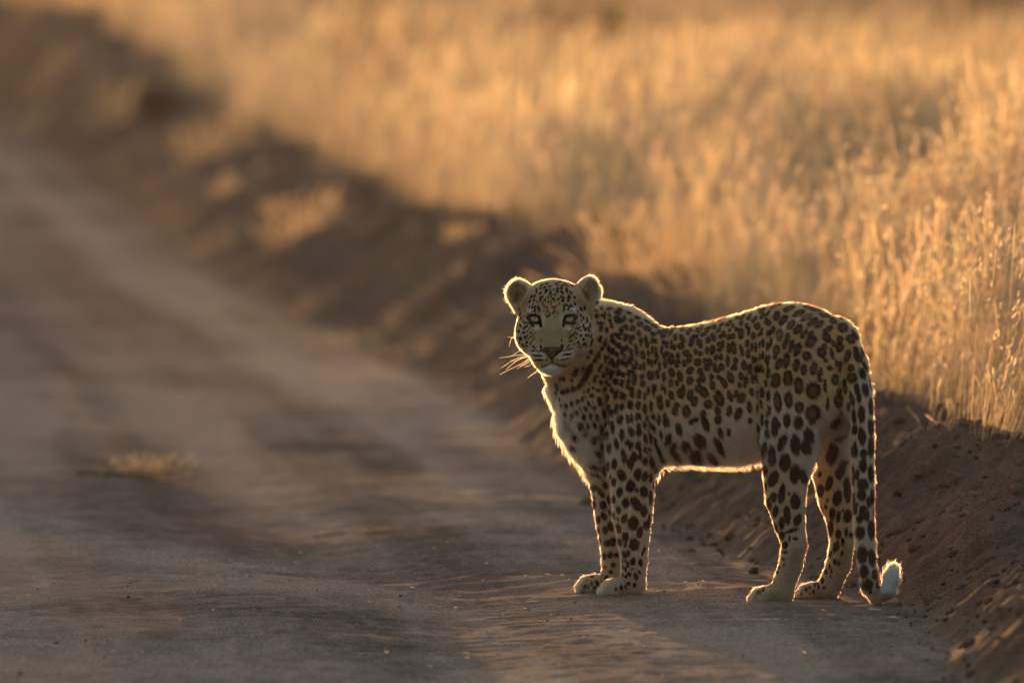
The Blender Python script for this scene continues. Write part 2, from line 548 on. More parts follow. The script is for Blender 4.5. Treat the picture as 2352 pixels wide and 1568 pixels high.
def surface_nets(F):
    S = F < 0
    c = S[:-1, :-1, :-1].astype(np.int8)
    tot = np.zeros(c.shape, np.int8)
    for dx in (0, 1):
        for dy in (0, 1):
            for dz in (0, 1):
                tot += S[dx:dx + c.shape[0], dy:dy + c.shape[1], dz:dz + c.shape[2]]
    act = (tot > 0) & (tot < 8)
    ai = np.argwhere(act)
    vid = np.full(c.shape, -1, np.int32); vid[act] = np.arange(len(ai))
    acc = np.zeros((len(ai), 3)); cnt = np.zeros(len(ai))
    for axn in range(3):
        for u in (0, 1):
            for v in (0, 1):
                o0 = np.zeros(3, int); oth = [i for i in range(3) if i != axn]
                o0[oth[0]] = u; o0[oth[1]] = v
                o1 = o0.copy(); o1[axn] = 1
                f0 = F[tuple((ai + o0).T)]; f1 = F[tuple((ai + o1).T)]
                mk = (f0 < 0) != (f1 < 0)
                t = np.where(mk, f0 / np.where(mk, f0 - f1, 1), 0)
                pp = o0[None, :] + t[:, None] * (o1 - o0)[None, :]
                acc += np.where(mk[:, None], pp, 0); cnt += mk
    verts = (ai + acc / cnt[:, None])
    qs = []
    for axn in range(3):
        oth = [i for i in range(3) if i != axn]
        a = S.take(range(0, S.shape[axn] - 1), axn); b = S.take(range(1, S.shape[axn]), axn)
        ei = np.argwhere(a != b)
        ok = (ei[:, oth[0]] > 0) & (ei[:, oth[1]] > 0) & (ei[:, oth[0]] < S.shape[oth[0]] - 1) & (ei[:, oth[1]] < S.shape[oth[1]] - 1)
        ei = ei[ok]
        flip = S[tuple(ei.T)]
        cs = []
        for (u, v) in ((0, 0), (1, 0), (1, 1), (0, 1)):
            e2 = ei.copy(); e2[:, oth[0]] -= u; e2[:, oth[1]] -= v
            cs.append(vid[tuple(e2.T)])
        q = np.stack(cs, 1)
        if axn == 1: flip = ~flip
        q[~flip] = q[~flip][:, ::-1]
        qs.append(q)
    return verts, np.concatenate(qs)


lv, lf = surface_nets(F)
# gradient -> normals
gi = np.clip(np.rint(lv).astype(int), 1, np.array(dims) - 2)
gn = np.stack([F[gi[:, 0] + 1, gi[:, 1], gi[:, 2]] - F[gi[:, 0] - 1, gi[:, 1], gi[:, 2]],
               F[gi[:, 0], gi[:, 1] + 1, gi[:, 2]] - F[gi[:, 0], gi[:, 1] - 1, gi[:, 2]],
               F[gi[:, 0], gi[:, 1], gi[:, 2] + 1] - F[gi[:, 0], gi[:, 1], gi[:, 2] - 1]], -1).astype(np.float64)
gn /= np.maximum(np.linalg.norm(gn, axis=1), 1e-9)[:, None]
lv = lo + lv * STEP
del F
# keep the one connected surface (drop specks)
parent_ = np.arange(len(lv))
e0 = lf[:, [0, 1, 2, 3]].ravel(); e1 = lf[:, [1, 2, 3, 0]].ravel()
lab = np.arange(len(lv))
for _ in range(400):
    mnew = lab.copy()
    np.minimum.at(mnew, e0, lab[e1]); np.minimum.at(mnew, e1, lab[e0])
    mnew = mnew[mnew]
    if (mnew == lab).all(): break
    lab = mnew
big = np.bincount(lab).argmax()
keep = lab == big
print('leopard verts', len(lv), 'kept', int(keep.sum()))
rm = np.full(len(lv), -1, np.int64); rm[keep] = np.arange(keep.sum())
lf = lf[keep[lf[:, 0]]]; lf = rm[lf]; lv = lv[keep]; gn = gn[keep]

# ------------------------------------------------------------------ the coat's markings
# windows: x0, y0, size (photo px of 2430) and the scale they were measured at; spots: x, y, half length, half width, tilt (deg, + leans right)
SPOT_TXT = {
(1280, 700, 200): "1040,290,45,30,-20;1060,390,45,35,0;1065,150,35,20,30;1140,250,40,25,-10;1150,370,28,28,0;1205,380,70,25,0;1295,370,45,25,-20;1290,255,60,25,80;1440,335,60,45,-60;1460,460,85,60,-50;1500,290,50,25,-70;1075,510,25,25,0;1135,520,50,30,0;1135,620,65,40,20;1190,520,25,18,0;1245,645,65,30,0;1305,480,55,30,-20;1330,570,60,30,-10;1510,670,90,45,5;1345,790,90,35,10;1450,770,80,30,-50;1125,815,65,38,15;1215,890,90,35,15;1170,985,60,30,30;1385,870,55,30,0;1465,935,60,45,0;990,900,90,50,15;1280,990,70,28,10;1350,1040,75,45,20;1430,1095,55,40,-20;1530,1020,85,35,5;1090,1130,90,45,20;1040,1210,60,40,30;1220,1190,90,22,-5;1350,1220,60,28,0;1275,1150,50,18,0;1295,1260,60,20,0;1380,1290,60,35,0;1455,1260,90,32,8;1535,1240,60,30,0;1130,1345,85,35,30;1245,1370,55,28,-5;1315,1380,30,20,0;1190,1470,70,28,8;1275,1450,40,25,0;1345,1470,90,38,20;1465,1440,65,40,10;1545,1470,60,35,0;1050,1530,60,35,35;900,1430,190,60,27;800,1370,80,22,20;665,1420,100,50,25;960,1060,50,40,0;900,1150,40,30,30",
(1440, 720, 200): "180,180,60,40,-55;235,120,60,35,-60;395,180,60,30,-70;315,280,60,32,0;195,300,80,60,-40;560,260,60,30,-75;445,320,48,42,0;605,380,58,45,60;735,330,85,22,-60;880,410,70,35,-70;350,440,60,40,-25;470,460,60,45,20;255,515,80,35,-5;740,460,75,50,-70;580,550,58,45,0;955,530,45,40,0;195,600,70,30,-45;345,630,75,45,25;480,620,60,35,0;435,680,80,28,-10;850,570,55,45,-30;620,700,90,30,-3;705,650,55,32,0;740,760,80,35,-5;835,690,60,32,0;905,700,55,28,0;1050,560,90,50,20;1110,500,40,35,0;1190,530,90,25,35;130,715,45,25,0;210,775,55,35,0;355,820,70,38,5;270,870,80,30,5;100,880,70,35,20;175,940,50,32,-10;440,900,80,32,-10;430,1040,90,50,15;540,860,115,38,-8;660,950,90,42,-10;320,990,60,28,0;280,1080,60,28,0;345,1130,60,32,0;200,1100,90,32,8;95,1060,45,22,0;125,1130,45,28,0;775,930,70,28,0;775,1080,65,28,0;845,870,70,22,5;905,900,100,22,5;925,1000,80,30,5;885,1090,50,25,0;830,1110,80,18,0;1015,860,80,25,8;1110,765,60,35,0;1045,720,50,25,10;1270,630,65,35,0;1200,730,50,25,0;1200,810,45,28,0;1255,820,60,28,0;1400,650,80,45,-30;1375,790,70,55,20;1050,970,60,30,5;1110,930,60,28,0;1200,1030,110,55,-5;1320,970,50,40,0;1310,1110,85,45,15;1085,1110,85,42,0;975,1170,85,28,5;1470,920,60,60,-30;1535,980,50,50,0;1440,1110,60,42,0;1535,1040,60,35,0;535,1150,110,28,5;470,1220,95,30,0;615,1180,60,38,0;690,1170,80,32,0;215,1280,55,35,10;295,1320,60,35,-10;90,1330,90,32,12;400,1290,65,35,0;20,1280,40,25,0;165,1440,55,50,0;275,1480,70,35,5;505,1410,105,50,5;385,1470,100,30,10;660,1365,55,45,0;665,1490,60,52,0;790,1330,90,45,-5;850,1330,90,20,0;935,1320,85,38,-5;1065,1360,85,35,0;1205,1280,85,55,-25;1360,1350,100,50,-15;1190,1480,75,42,5;1310,1470,60,30,5;1530,1260,60,50,0;1520,1450,60,45,0;1250,460,70,20,70;1400,470,50,25,60",
(1600, 720, 200): "300,390,55,25,60;150,480,60,35,60;270,520,75,45,55;480,370,70,22,70;690,330,95,30,70;410,490,40,30,0;460,510,45,35,0;510,440,45,35,30;545,570,60,35,55;620,470,70,30,60;600,530,50,25,50;740,440,50,40,10;870,400,60,25,50;820,500,60,32,45;850,310,50,22,70;950,280,60,20,70;1010,370,80,35,50;1160,280,60,25,50;1270,250,70,25,50;1090,410,50,22,20;1030,500,35,28,0;1150,480,45,35,0;1240,360,60,35,20;1390,250,70,35,30;1490,300,75,35,25;1235,560,100,50,0;1345,420,50,35,0;1385,520,80,28,10;1520,420,50,35,0;920,570,65,38,-10;850,620,40,30,0;715,600,60,40,0;625,680,60,45,10;735,660,50,35,0;1010,630,55,35,15;1090,615,55,45,0;1465,600,70,40,0;340,640,60,45,40;400,620,50,30,50;310,740,60,50,0;460,720,60,52,0;490,790,45,38,0;820,750,40,32,0;895,750,70,30,0;845,850,55,40,30;1010,830,95,42,0;1100,830,120,50,-5;1350,750,75,35,0;1250,870,110,32,-15;1370,930,80,40,0;1440,810,80,28,0;1515,810,90,28,0;395,900,60,32,0;485,930,50,45,0;605,880,70,35,0;705,860,85,48,5;270,1040,65,40,0;780,1010,70,38,15;870,990,60,35,0;430,1090,75,65,10;570,1070,60,40,0;655,1090,70,45,0;610,1190,65,60,0;990,1070,100,38,0;1140,1070,70,40,0;1110,1190,60,55,0;750,1190,85,38,-5;875,1180,75,50,-10;810,1250,40,45,90;1290,1150,95,48,0;1400,1220,95,45,0;1460,1050,80,25,0;1515,1040,70,20,0;1500,1230,80,20,0;1540,1200,80,18,5;300,1230,60,65,0;290,1430,75,65,15;475,1260,60,50,0;520,1360,110,48,-15;460,1440,60,45,0;690,1360,60,40,0;1040,1370,115,60,-20;920,1460,100,50,-30;820,1370,50,35,-30;1240,1350,80,45,-10;1330,1430,95,45,10;1210,1500,50,40,0;1455,1400,90,32,0;1525,1390,100,18,0;700,1500,60,50,0",
(1760, 700, 200): "380,290,80,30,45;310,270,40,30,0;600,210,100,28,65;700,180,60,22,65;470,190,50,20,65;380,390,70,35,30;480,350,90,22,35;450,480,55,35,20;500,520,55,45,20;650,390,95,60,20;870,250,120,42,68;830,290,50,30,70;1060,350,125,60,60;1190,420,120,45,58;1250,235,120,28,-80;1390,280,110,28,88;1050,165,110,20,-85;1420,215,70,16,-75;1510,370,80,40,-75;770,470,110,60,40;915,560,100,60,38;1040,640,105,60,35;1310,500,120,55,50;1440,540,100,50,50;1150,720,110,38,35;1275,730,95,35,40;360,680,75,30,10;310,740,40,20,8;295,580,70,45,15;575,650,80,40,15;490,710,60,35,0;705,750,105,60,5;850,790,90,45,5;800,920,85,38,5;920,950,120,45,15;1035,1010,130,60,20;330,920,65,20,0;390,890,80,28,0;480,960,75,30,5;545,890,95,32,0;325,1145,85,15,0;385,1120,80,25,0;455,1180,80,22,8;500,1220,120,30,12;650,1020,90,65,5;620,1140,55,35,15;690,1280,110,58,20;830,1220,150,60,5;1280,870,130,75,40;1200,1130,85,80,0;1010,1300,125,60,10;1150,1380,100,60,0;1330,1360,125,62,12;1450,1450,100,45,15;340,1360,90,28,12;395,1410,60,20,0;500,1460,95,42,8;640,1530,80,75,0;855,1500,105,80,0;1450,1060,80,60,0;1530,960,60,50,0;1530,780,60,40,0;1540,1200,40,40,0",
(1920, 740, 200): "280,60,100,35,-75;470,40,90,30,-60;570,110,60,20,-65;440,165,75,50,-55;340,330,100,50,60;620,290,95,85,-45;330,480,95,65,-20;450,590,60,35,0;570,520,80,55,0;560,660,85,75,10;770,500,95,80,-40;840,430,110,40,-30;990,530,60,25,-45;275,660,60,50,0;235,750,95,75,0;420,770,100,32,-10;305,900,55,32,-50;705,820,120,60,15;865,700,60,50,-20;905,830,110,70,-25;980,720,110,28,-20;500,950,70,22,0;575,1010,100,32,0;380,1040,55,45,80;780,1040,70,60,0;800,1220,95,85,0;985,1150,115,60,-20;1035,1000,90,32,-20;470,1250,100,65,0;290,1360,110,28,0;670,1370,130,38,-8;890,1420,90,45,-10;1045,1440,120,58,-10;1130,1320,120,22,-8;560,1480,60,60,0",
(1280, 890, 200): "810,110,170,50,40;700,230,50,28,10;440,60,50,35,0;600,90,35,25,0;375,80,40,12,0;320,200,75,28,-15;315,310,40,25,0;430,300,50,45,0;520,290,50,40,0;615,255,60,42,0;1045,70,90,25,30;1140,130,50,30,-10;1240,120,60,25,5;1325,30,60,28,10;1415,110,60,52,0;1525,150,70,38,0;930,160,30,12,0;1000,230,35,22,20;1310,190,40,22,0;1065,275,38,22,0;1115,275,40,25,0;1215,250,60,32,20;1350,280,50,38,0;1420,360,95,40,15;1515,380,80,32,10;900,280,50,22,20;825,310,35,18,0;985,380,40,30,0;935,385,35,15,0;860,405,30,10,0;800,440,50,28,20;715,490,45,32,20;375,430,35,18,0;405,550,35,18,0;495,560,45,35,0;605,525,48,35,20;1120,480,85,42,-8;1255,415,75,42,0;915,525,60,26,-15;995,500,25,12,0;1285,600,65,32,5;1335,690,65,38,0;1425,620,95,35,5;1530,580,70,40,0;1020,605,55,36,0;765,620,38,22,10;860,625,55,28,0;685,690,42,28,20;600,760,50,32,15;480,715,35,28,0;825,765,60,38,0;950,750,58,36,5;1075,770,70,35,-5;1195,715,100,42,-8;1500,820,85,55,15;765,930,60,50,0;900,935,55,30,5;1025,930,75,38,-5;1145,1020,105,32,-3;1215,920,60,32,0;1365,950,105,38,-3;1310,880,30,15,0;850,1065,72,32,65;665,1130,70,50,-30;500,860,25,15,0;1015,1190,80,50,15;1265,1095,75,38,5;1105,1140,25,20,0;1535,1100,110,45,0;1170,1310,105,45,-3;1300,1340,95,40,0;1435,1270,110,42,-10;635,1310,65,35,-50;1095,1440,75,50,-35;560,975,70,14,-75",
(1440, 910, 200): "375,40,60,28,0;460,150,100,48,0;595,190,90,42,0;320,240,70,28,3;765,130,80,28,0;705,230,70,24,0;860,120,120,25,0;900,80,55,25,0;975,260,50,55,0;990,380,100,55,-15;1035,70,60,25,0;1085,130,70,22,0;1195,210,90,42,-15;1340,180,85,35,-5;1410,150,130,45,5;1535,220,90,40,0;430,390,85,55,0;580,400,75,42,5;705,465,95,38,-3;820,420,90,32,0;1135,360,75,38,-10;1300,400,55,50,0;1265,500,85,58,0;1480,510,110,75,0;385,655,85,32,-3;455,640,90,26,-3;560,610,75,35,8;620,610,60,25,0;750,640,70,22,5;860,610,60,32,-10;965,670,110,28,0;1085,600,60,35,0;1110,710,95,58,-5;700,750,70,32,-5;800,770,75,26,-5;870,830,65,32,0;450,890,85,55,-15;590,790,60,38,0;590,900,70,50,10;1340,840,120,60,-15;710,1010,95,38,-5;810,1010,100,32,-3;765,870,40,14,0;1010,940,80,25,-10;900,1080,110,28,-12;380,1090,60,45,0;445,1145,75,40,10;575,1130,75,50,15;610,1210,40,35,0;710,1220,60,35,0;795,1205,35,45,0;1140,1030,120,55,20;1240,1180,110,55,15;1470,1150,100,85,-20;610,1340,65,38,0;770,1290,35,20,45;300,1290,80,40,-10;330,1380,80,45,10;490,1330,70,45,10;430,1450,110,50,10;710,1430,75,50,0;820,1440,90,38,0;135,1480,90,42,10;30,1490,70,30,0;1290,1320,110,50,-40;980,1260,110,40,-25;1030,1390,60,45,-30",
(1620, 910, 200): "150,190,90,50,0;215,330,90,62,10;400,160,110,75,-30;300,90,80,70,0;470,380,80,80,0;560,50,60,45,0;680,270,150,80,-15;870,210,90,42,-10;910,280,50,35,0;985,180,70,38,15;1090,260,95,75,50;1070,320,50,60,0;790,30,50,50,0;1060,30,45,35,0;1150,30,50,35,0;1270,150,85,40,-10;1465,150,90,38,5;1240,430,110,42,-5;1450,370,90,28,-10;860,500,100,50,8;1030,560,115,60,25;650,500,90,50,-10;380,560,75,50,0;420,730,150,62,-20;200,680,110,50,60;660,660,90,60,20;860,890,75,35,8;320,1060,140,105,-30;700,900,110,45,-20;680,1150,170,60,-28;250,1330,130,110,-60;550,1350,120,60,-50;1490,700,130,35,-10;1410,850,110,28,-12;1430,1080,110,25,-8;1385,450,100,15,0;1380,200,90,15,0;1250,680,60,40,15;1540,1200,110,50,0",
(1780, 890, 200): "475,120,110,80,0;700,80,110,85,0;900,190,160,75,-5;1170,280,150,140,0;345,370,105,38,0;335,660,105,55,0;515,500,190,70,-5;715,450,150,72,-5;910,590,110,80,0;1160,700,155,140,0;1140,860,60,70,0;685,840,130,68,0;895,880,120,85,0;465,960,195,60,0;530,900,80,35,-15;320,890,85,35,-5;330,1080,85,42,-5;600,1230,160,70,25;840,1280,190,85,-5;1080,1120,150,90,-15;1030,1330,140,90,-20;275,1370,160,45,5;415,1440,150,55,0;650,1530,90,80,0;1285,60,70,42,-20;1395,200,110,28,-5;1440,520,110,30,5;225,330,85,35,0;230,860,130,35,-8;200,540,80,25,-8;160,1010,120,28,-12;175,1210,110,26,-5;290,150,70,30,0",
(1920, 900, 200): "540,380,130,80,0;490,800,110,80,35;590,1050,140,75,50;430,1370,180,100,15;345,440,110,28,0;650,1520,40,90,0;675,150,130,38,-3;800,360,140,36,-12;735,500,90,35,0;885,170,110,45,-10;925,340,90,42,0;1045,190,115,55,-12;975,640,165,58,-3;1150,500,160,48,-3;840,690,140,36,-5;1145,880,150,58,-3;855,930,100,45,0;985,1060,170,65,-5;1150,1250,190,55,0;850,1330,110,62,0;860,1200,60,25,0;1015,1370,90,65,0;1235,1150,100,16,0;1000,1530,60,60,0",
(1380, 1080, 200): "800,60,80,45,0;920,150,110,55,10;990,30,60,60,0;1180,100,75,50,0;1295,120,90,42,0;1085,30,50,35,0;1355,220,55,28,30;615,150,100,48,8;500,190,90,32,5;745,360,110,75,-28;1045,350,115,65,0;1180,390,95,60,15;1285,410,90,32,5;915,570,115,85,10;600,490,80,45,0;540,390,45,18,0;705,680,85,55,5;1160,670,105,78,-10;1030,640,40,25,0;1285,780,140,32,0;820,880,90,72,0;1015,900,140,80,-30;600,815,75,38,0;505,820,80,35,-8;685,1010,70,46,-10;1160,1030,105,58,5;430,530,70,50,-30;235,590,70,60,0;370,690,100,50,-30;240,780,30,18,0;400,920,80,60,-15;230,920,85,38,0;535,1060,55,35,-20;605,1110,60,25,-10;420,1130,80,55,-30;310,1190,70,38,0;790,1180,75,50,0;820,1110,30,30,0;680,1180,35,15,-20;960,1260,125,100,0;550,1310,95,58,0;440,1380,75,50,0;690,1350,85,40,-15;310,1400,65,28,0;1085,1420,105,52,12;1245,1230,150,32,10;1180,1290,80,35,10;1340,560,70,18,0;230,190,110,40,-60;280,330,110,25,-60;430,290,80,40,-20",
(1380, 1240, 200): "815,260,85,60,0;815,400,50,30,0;980,400,115,88,0;470,380,60,50,-20;580,350,80,75,0;345,330,65,28,-5;710,350,75,38,-15;535,590,60,52,0;660,590,45,70,0;430,620,60,35,0;795,580,70,38,-15;870,555,55,35,0;955,710,72,50,0;1095,735,70,40,0;1165,500,60,25,20;865,770,60,28,-5;820,850,50,22,0;590,775,40,50,0;440,810,28,25,0;770,690,40,15,0;820,700,25,15,0;770,810,35,15,0;545,905,35,40,0;460,1010,35,30,0;885,950,45,35,0;1010,990,70,42,-15;1070,910,40,22,-40;770,960,45,20,0;820,1000,35,28,0;870,1125,35,45,0;990,1145,35,35,0;740,1200,50,25,-5;645,1225,35,22,0;820,1190,45,15,-30;295,1120,50,22,-30;200,1000,20,45,0;195,1120,40,15,0;130,1190,40,12,0;70,1180,40,25,20;250,1190,30,15,0;940,850,18,20,0;1130,570,40,20,0",
(1780, 1080, 200): "650,130,160,100,5;425,80,90,62,0;295,260,130,45,0;430,430,160,90,20;835,340,180,90,5;285,590,115,35,-3;980,380,150,70,-20;590,710,180,65,8;440,770,90,60,0;350,900,110,45,-5;840,850,150,88,0;475,1040,115,50,8;690,1110,170,62,-5;880,1190,110,70,25;590,1250,110,58,0;720,710,30,25,0;780,1390,110,35,75;480,1330,100,32,-20;585,1480,80,50,0;735,1520,50,18,0;1315,650,120,60,0;1470,510,140,62,15;1300,340,60,35,15;1195,640,80,35,0;1310,1050,110,50,0;1410,950,50,28,0;1440,830,40,22,0;1530,1080,120,55,0;1400,1370,110,45,0;1490,1360,150,60,0",
(1920, 1080, 200): "525,790,150,82,8;710,640,230,65,-3;580,280,160,80,15;545,1140,110,38,5;715,1130,130,75,10;625,1020,40,22,0;550,1460,90,52,0;690,1430,90,30,0;780,1470,50,50,0;1005,200,110,65,-5;1145,330,160,50,-3;825,370,190,28,0;895,350,100,40,5;1000,530,105,95,0;980,730,110,80,0;1170,760,150,35,0;835,850,160,30,0;870,980,130,42,10;1110,860,100,45,-5;1030,1060,150,75,-20;945,1170,90,55,10;1200,1060,110,20,0;1150,1370,180,60,0;950,1430,120,85,0",
(1770, 1240, 200): "670,230,80,52,0;810,290,60,20,5;730,410,70,55,0;920,290,30,50,0;720,535,25,60,0;695,670,35,30,0;630,820,30,25,0;590,910,28,22,0;515,1050,35,25,0;430,1150,40,18,20;335,1230,40,20,30;265,1290,40,15,5;215,1290,30,12,0;710,780,25,20,0;1430,1060,60,28,-5;1285,1140,40,25,0;1350,1180,50,22,-10;1195,1200,30,22,0;1125,1235,50,25,-5;1260,1275,35,20,0;1190,1310,18,14,0;1495,910,45,28,0;1040,1310,30,12,0;1460,1200,30,30,0;1130,1120,15,30,0",
(1940, 1240, 200): "350,430,110,55,15;470,340,80,30,0;245,580,70,32,0;450,570,60,25,15;325,725,55,35,0;395,750,45,25,0;230,800,50,18,0;160,905,40,28,0;265,890,30,18,0;95,1060,55,25,-8;245,980,28,15,0;830,580,150,95,0;1010,650,160,60,-5;865,890,120,80,0;1080,950,110,70,0;930,1140,105,95,40;1130,1080,140,45,10;980,1260,50,30,0",
(1190, 640, 120): "1240,480,55,30,50;1210,580,35,25,30;1325,555,60,28,40;1090,650,80,30,0;1205,730,60,35,60;1380,660,85,40,30;1500,620,45,20,5;1410,430,70,28,80;1500,510,50,25,80;1030,810,60,28,30;1235,850,70,35,65;1010,940,45,30,50;1205,950,45,35,30;1350,930,45,35,50;1280,1040,45,25,0;930,830,60,25,35;880,980,40,28,45;980,1080,35,25,40;870,1160,60,15,30;955,1170,55,30,10;1035,1230,85,32,-5;1150,1200,120,40,-5;1060,1130,35,20,0;1400,1170,50,28,0;1325,1140,40,20,0;730,1250,60,35,30;575,1370,80,30,15;555,1230,45,25,10;490,1460,75,28,5;710,1430,30,25,0;600,1500,60,28,25;970,1285,45,18,-60;1030,1310,40,12,-60;1310,1280,30,15,0;1430,1290,45,20,0;1355,1375,40,15,0;1430,1440,35,25,0;1480,1380,40,15,0;1450,1000,30,20,0;1100,1000,35,25,0;1540,800,60,12,0;1480,740,40,15,0;1440,840,40,12,0;1510,880,30,12,0;1540,1040,60,15,0",
(1290, 640, 120): "490,385,70,22,88;400,450,55,25,-60;590,490,80,18,-85;800,405,50,22,-65;880,510,60,25,-50;950,480,60,28,-40;765,510,50,20,-75;660,440,55,20,-75;435,590,50,40,-20;430,670,45,35,-20;555,575,60,28,-10;715,630,85,38,-18;570,700,75,30,-45;845,715,55,28,-30;585,850,75,35,-65;600,960,42,42,0;800,815,80,28,-40;765,890,60,22,-40;760,960,40,22,-30;470,900,35,30,0;445,945,30,25,0;960,860,60,28,-35;715,1090,70,28,-40;800,1150,60,30,-40;870,1110,70,28,-40;970,1060,60,35,-30;630,1190,120,35,3;760,1230,45,40,0;860,1280,35,20,60;1060,1285,55,22,-15;1160,1220,80,38,-20;1280,1180,80,40,10;1150,1410,65,25,-15;1400,1370,75,28,-18;375,740,35,18,0;190,610,35,20,0;315,620,25,18,0;240,700,60,15,0;180,740,35,12,20;300,760,45,12,-5;205,830,40,12,0;370,800,45,15,0;265,900,45,12,0;320,920,45,12,0;160,890,30,15,0;380,920,30,15,0;240,1070,45,15,0;350,970,30,12,0;135,1000,30,20,0;500,1015,25,15,0;470,1080,30,12,0;100,1180,50,25,5;290,1160,40,22,0;360,1180,50,15,5;430,1310,60,18,-18;320,1290,50,18,-15;120,1285,40,18,10;190,1370,45,18,0;280,1350,30,18,0;380,1370,40,15,-15;345,1440,30,12,-20;45,1380,35,15,0;200,970,30,12,0;400,1120,50,10,60",
(1200, 740, 120): "355,140,80,32,10;445,70,85,25,8;475,190,55,28,30;535,280,60,18,0;575,120,28,22,0;345,390,65,32,20;455,420,60,35,-25;380,450,30,15,0;595,345,45,25,10;405,595,62,35,0;555,510,45,25,-15;555,640,50,38,-40;620,470,45,25,0;660,430,50,25,30;690,600,45,25,0;745,495,40,20,40;615,620,25,14,0;765,650,45,25,5;815,665,30,22,0;680,725,30,18,0;475,685,20,18,0;455,825,68,42,-10;610,790,55,35,-50;800,765,75,22,75;715,830,30,22,0;360,780,35,18,0;655,930,42,36,0;430,950,50,22,-30;540,1030,75,35,-45;650,1050,50,22,-40;880,800,28,15,30;840,870,45,18,20;790,935,35,20,30;770,1000,30,15,0;855,1080,40,24,15;910,1120,28,18,0;930,835,25,12,0;330,600,50,12,0;690,340,80,18,-70;830,420,90,28,-60;860,580,30,12,0;820,550,30,12,40;870,680,25,14,0;910,670,25,14,0;820,1200,28,30,0;890,1205,35,35,0;980,1205,35,28,0;1045,1230,30,26,0;980,1350,190,32,-85;1040,1490,160,28,-88;1290,1450,20,20,0;1265,1500,20,20,0;1100,1100,70,34,-15;1095,890,40,14,0",
(1290, 740, 120): "1350,250,95,30,-5;1235,190,80,32,-15;1165,280,55,18,-5;1445,410,95,26,-5;1300,350,30,15,-20;1235,420,60,32,5;1300,530,60,48,0;1395,540,100,28,-8;1140,460,50,18,0;1165,570,50,20,60;1320,730,55,34,0;1395,730,55,20,0;1480,750,80,28,12;1150,730,60,32,50;1240,850,52,42,0;1065,930,40,48,0;1000,810,30,38,0;1265,1000,65,45,40;1330,1060,50,22,30;1120,1085,22,60,0;1120,1010,18,30,0;1355,900,30,12,0;1020,500,42,25,-5;930,490,35,22,-40;1085,530,40,16,0;1045,405,22,25,0;1100,390,25,14,0;935,685,35,25,0;1000,660,35,25,-30;1050,680,35,22,0;970,610,30,20,0;870,580,30,18,-30;835,630,25,20,-30;970,750,20,25,0;870,730,50,20,-50;790,680,55,15,-45;840,790,40,14,-40;800,820,30,14,-40;910,880,45,16,-25;850,910,30,25,0;780,905,20,12,0;820,940,20,14,0;925,990,30,20,0;985,1010,28,16,0;800,1030,25,32,0;750,1090,25,25,0;710,600,35,12,-45;745,740,25,14,-30;940,380,150,20,62;1505,310,60,22,-25;1490,210,50,14,-10;1460,600,25,14,0;630,1200,26,30,0;700,1175,32,32,0;790,1165,30,34,0;860,1130,18,50,0;700,1320,170,32,82;660,1460,160,22,78;380,1475,16,16,0;440,1485,18,18,0;110,1440,16,16,0;90,1500,16,16,0;560,1070,65,36,10;555,880,40,18,0",
}
SP = []
for (wx, wy, wsz), txt in SPOT_TXT.items():
    k_ = wsz / 1568.0 * .9679
    for t_ in txt.split(';'):
        x_, y_, a_, b_, g_ = map(float, t_.split(','))
        SP.append((wx * .9679 + x_ * k_, wy * .9679 + y_ * k_, a_ * k_, b_ * k_, math.radians(g_), wsz < 150))
SP = np.array(SP)
print('measured spots', len(SP))

vpx, vpy = project(lv)
view = np.array(cam.location) - lv; view /= np.linalg.norm(view, axis=1)[:, None]
facing = (gn * view).sum(1)
front = np.nonzero(facing > .05)[0]
spY = np.full(len(SP), np.nan)
for i, (x_, y_, a_, b_, g_, fc) in enumerate(SP):
    for rr in (3.0, 7.0, 16.0):
        j = front[(np.abs(vpx[front] - x_) < rr) & (np.abs(vpy[front] - y_) < rr)]
        if len(j):
            spY[i] = lv[j, 1].min(); break
# the side away from the camera: a scatter of like spots
back = np.nonzero(facing < .12)[0]
prm = rng.permutation(back)
cell = {}
BS = []
for j in prm:
    p_ = lv[j]
    if vpx[j] < 1400 and vpy[j] < 870: dmin = .014
    elif p_[2] < .06: dmin = .014
    else: dmin = .021 + .013 * sstep(1600, 1850, vpx[j])
    key = tuple((p_ / .03).astype(int)); ok = True
    for dx in (-1, 0, 1):
        for dy in (-1, 0, 1):
            for dz in (-1, 0, 1):
                for q_, r_ in cell.get((key[0] + dx, key[1] + dy, key[2] + dz), ()):
                    if ((p_ - q_) ** 2).sum() < ((dmin + r_) / 2) ** 2 * 1.0: ok = False; break
                if not ok: break
            if not ok: break
        if not ok: break
    if ok:
        cell.setdefault(key, []).append((p_, dmin)); BS.append((*p_, dmin * rng.uniform(.30, .40)))
BS = np.array(BS)


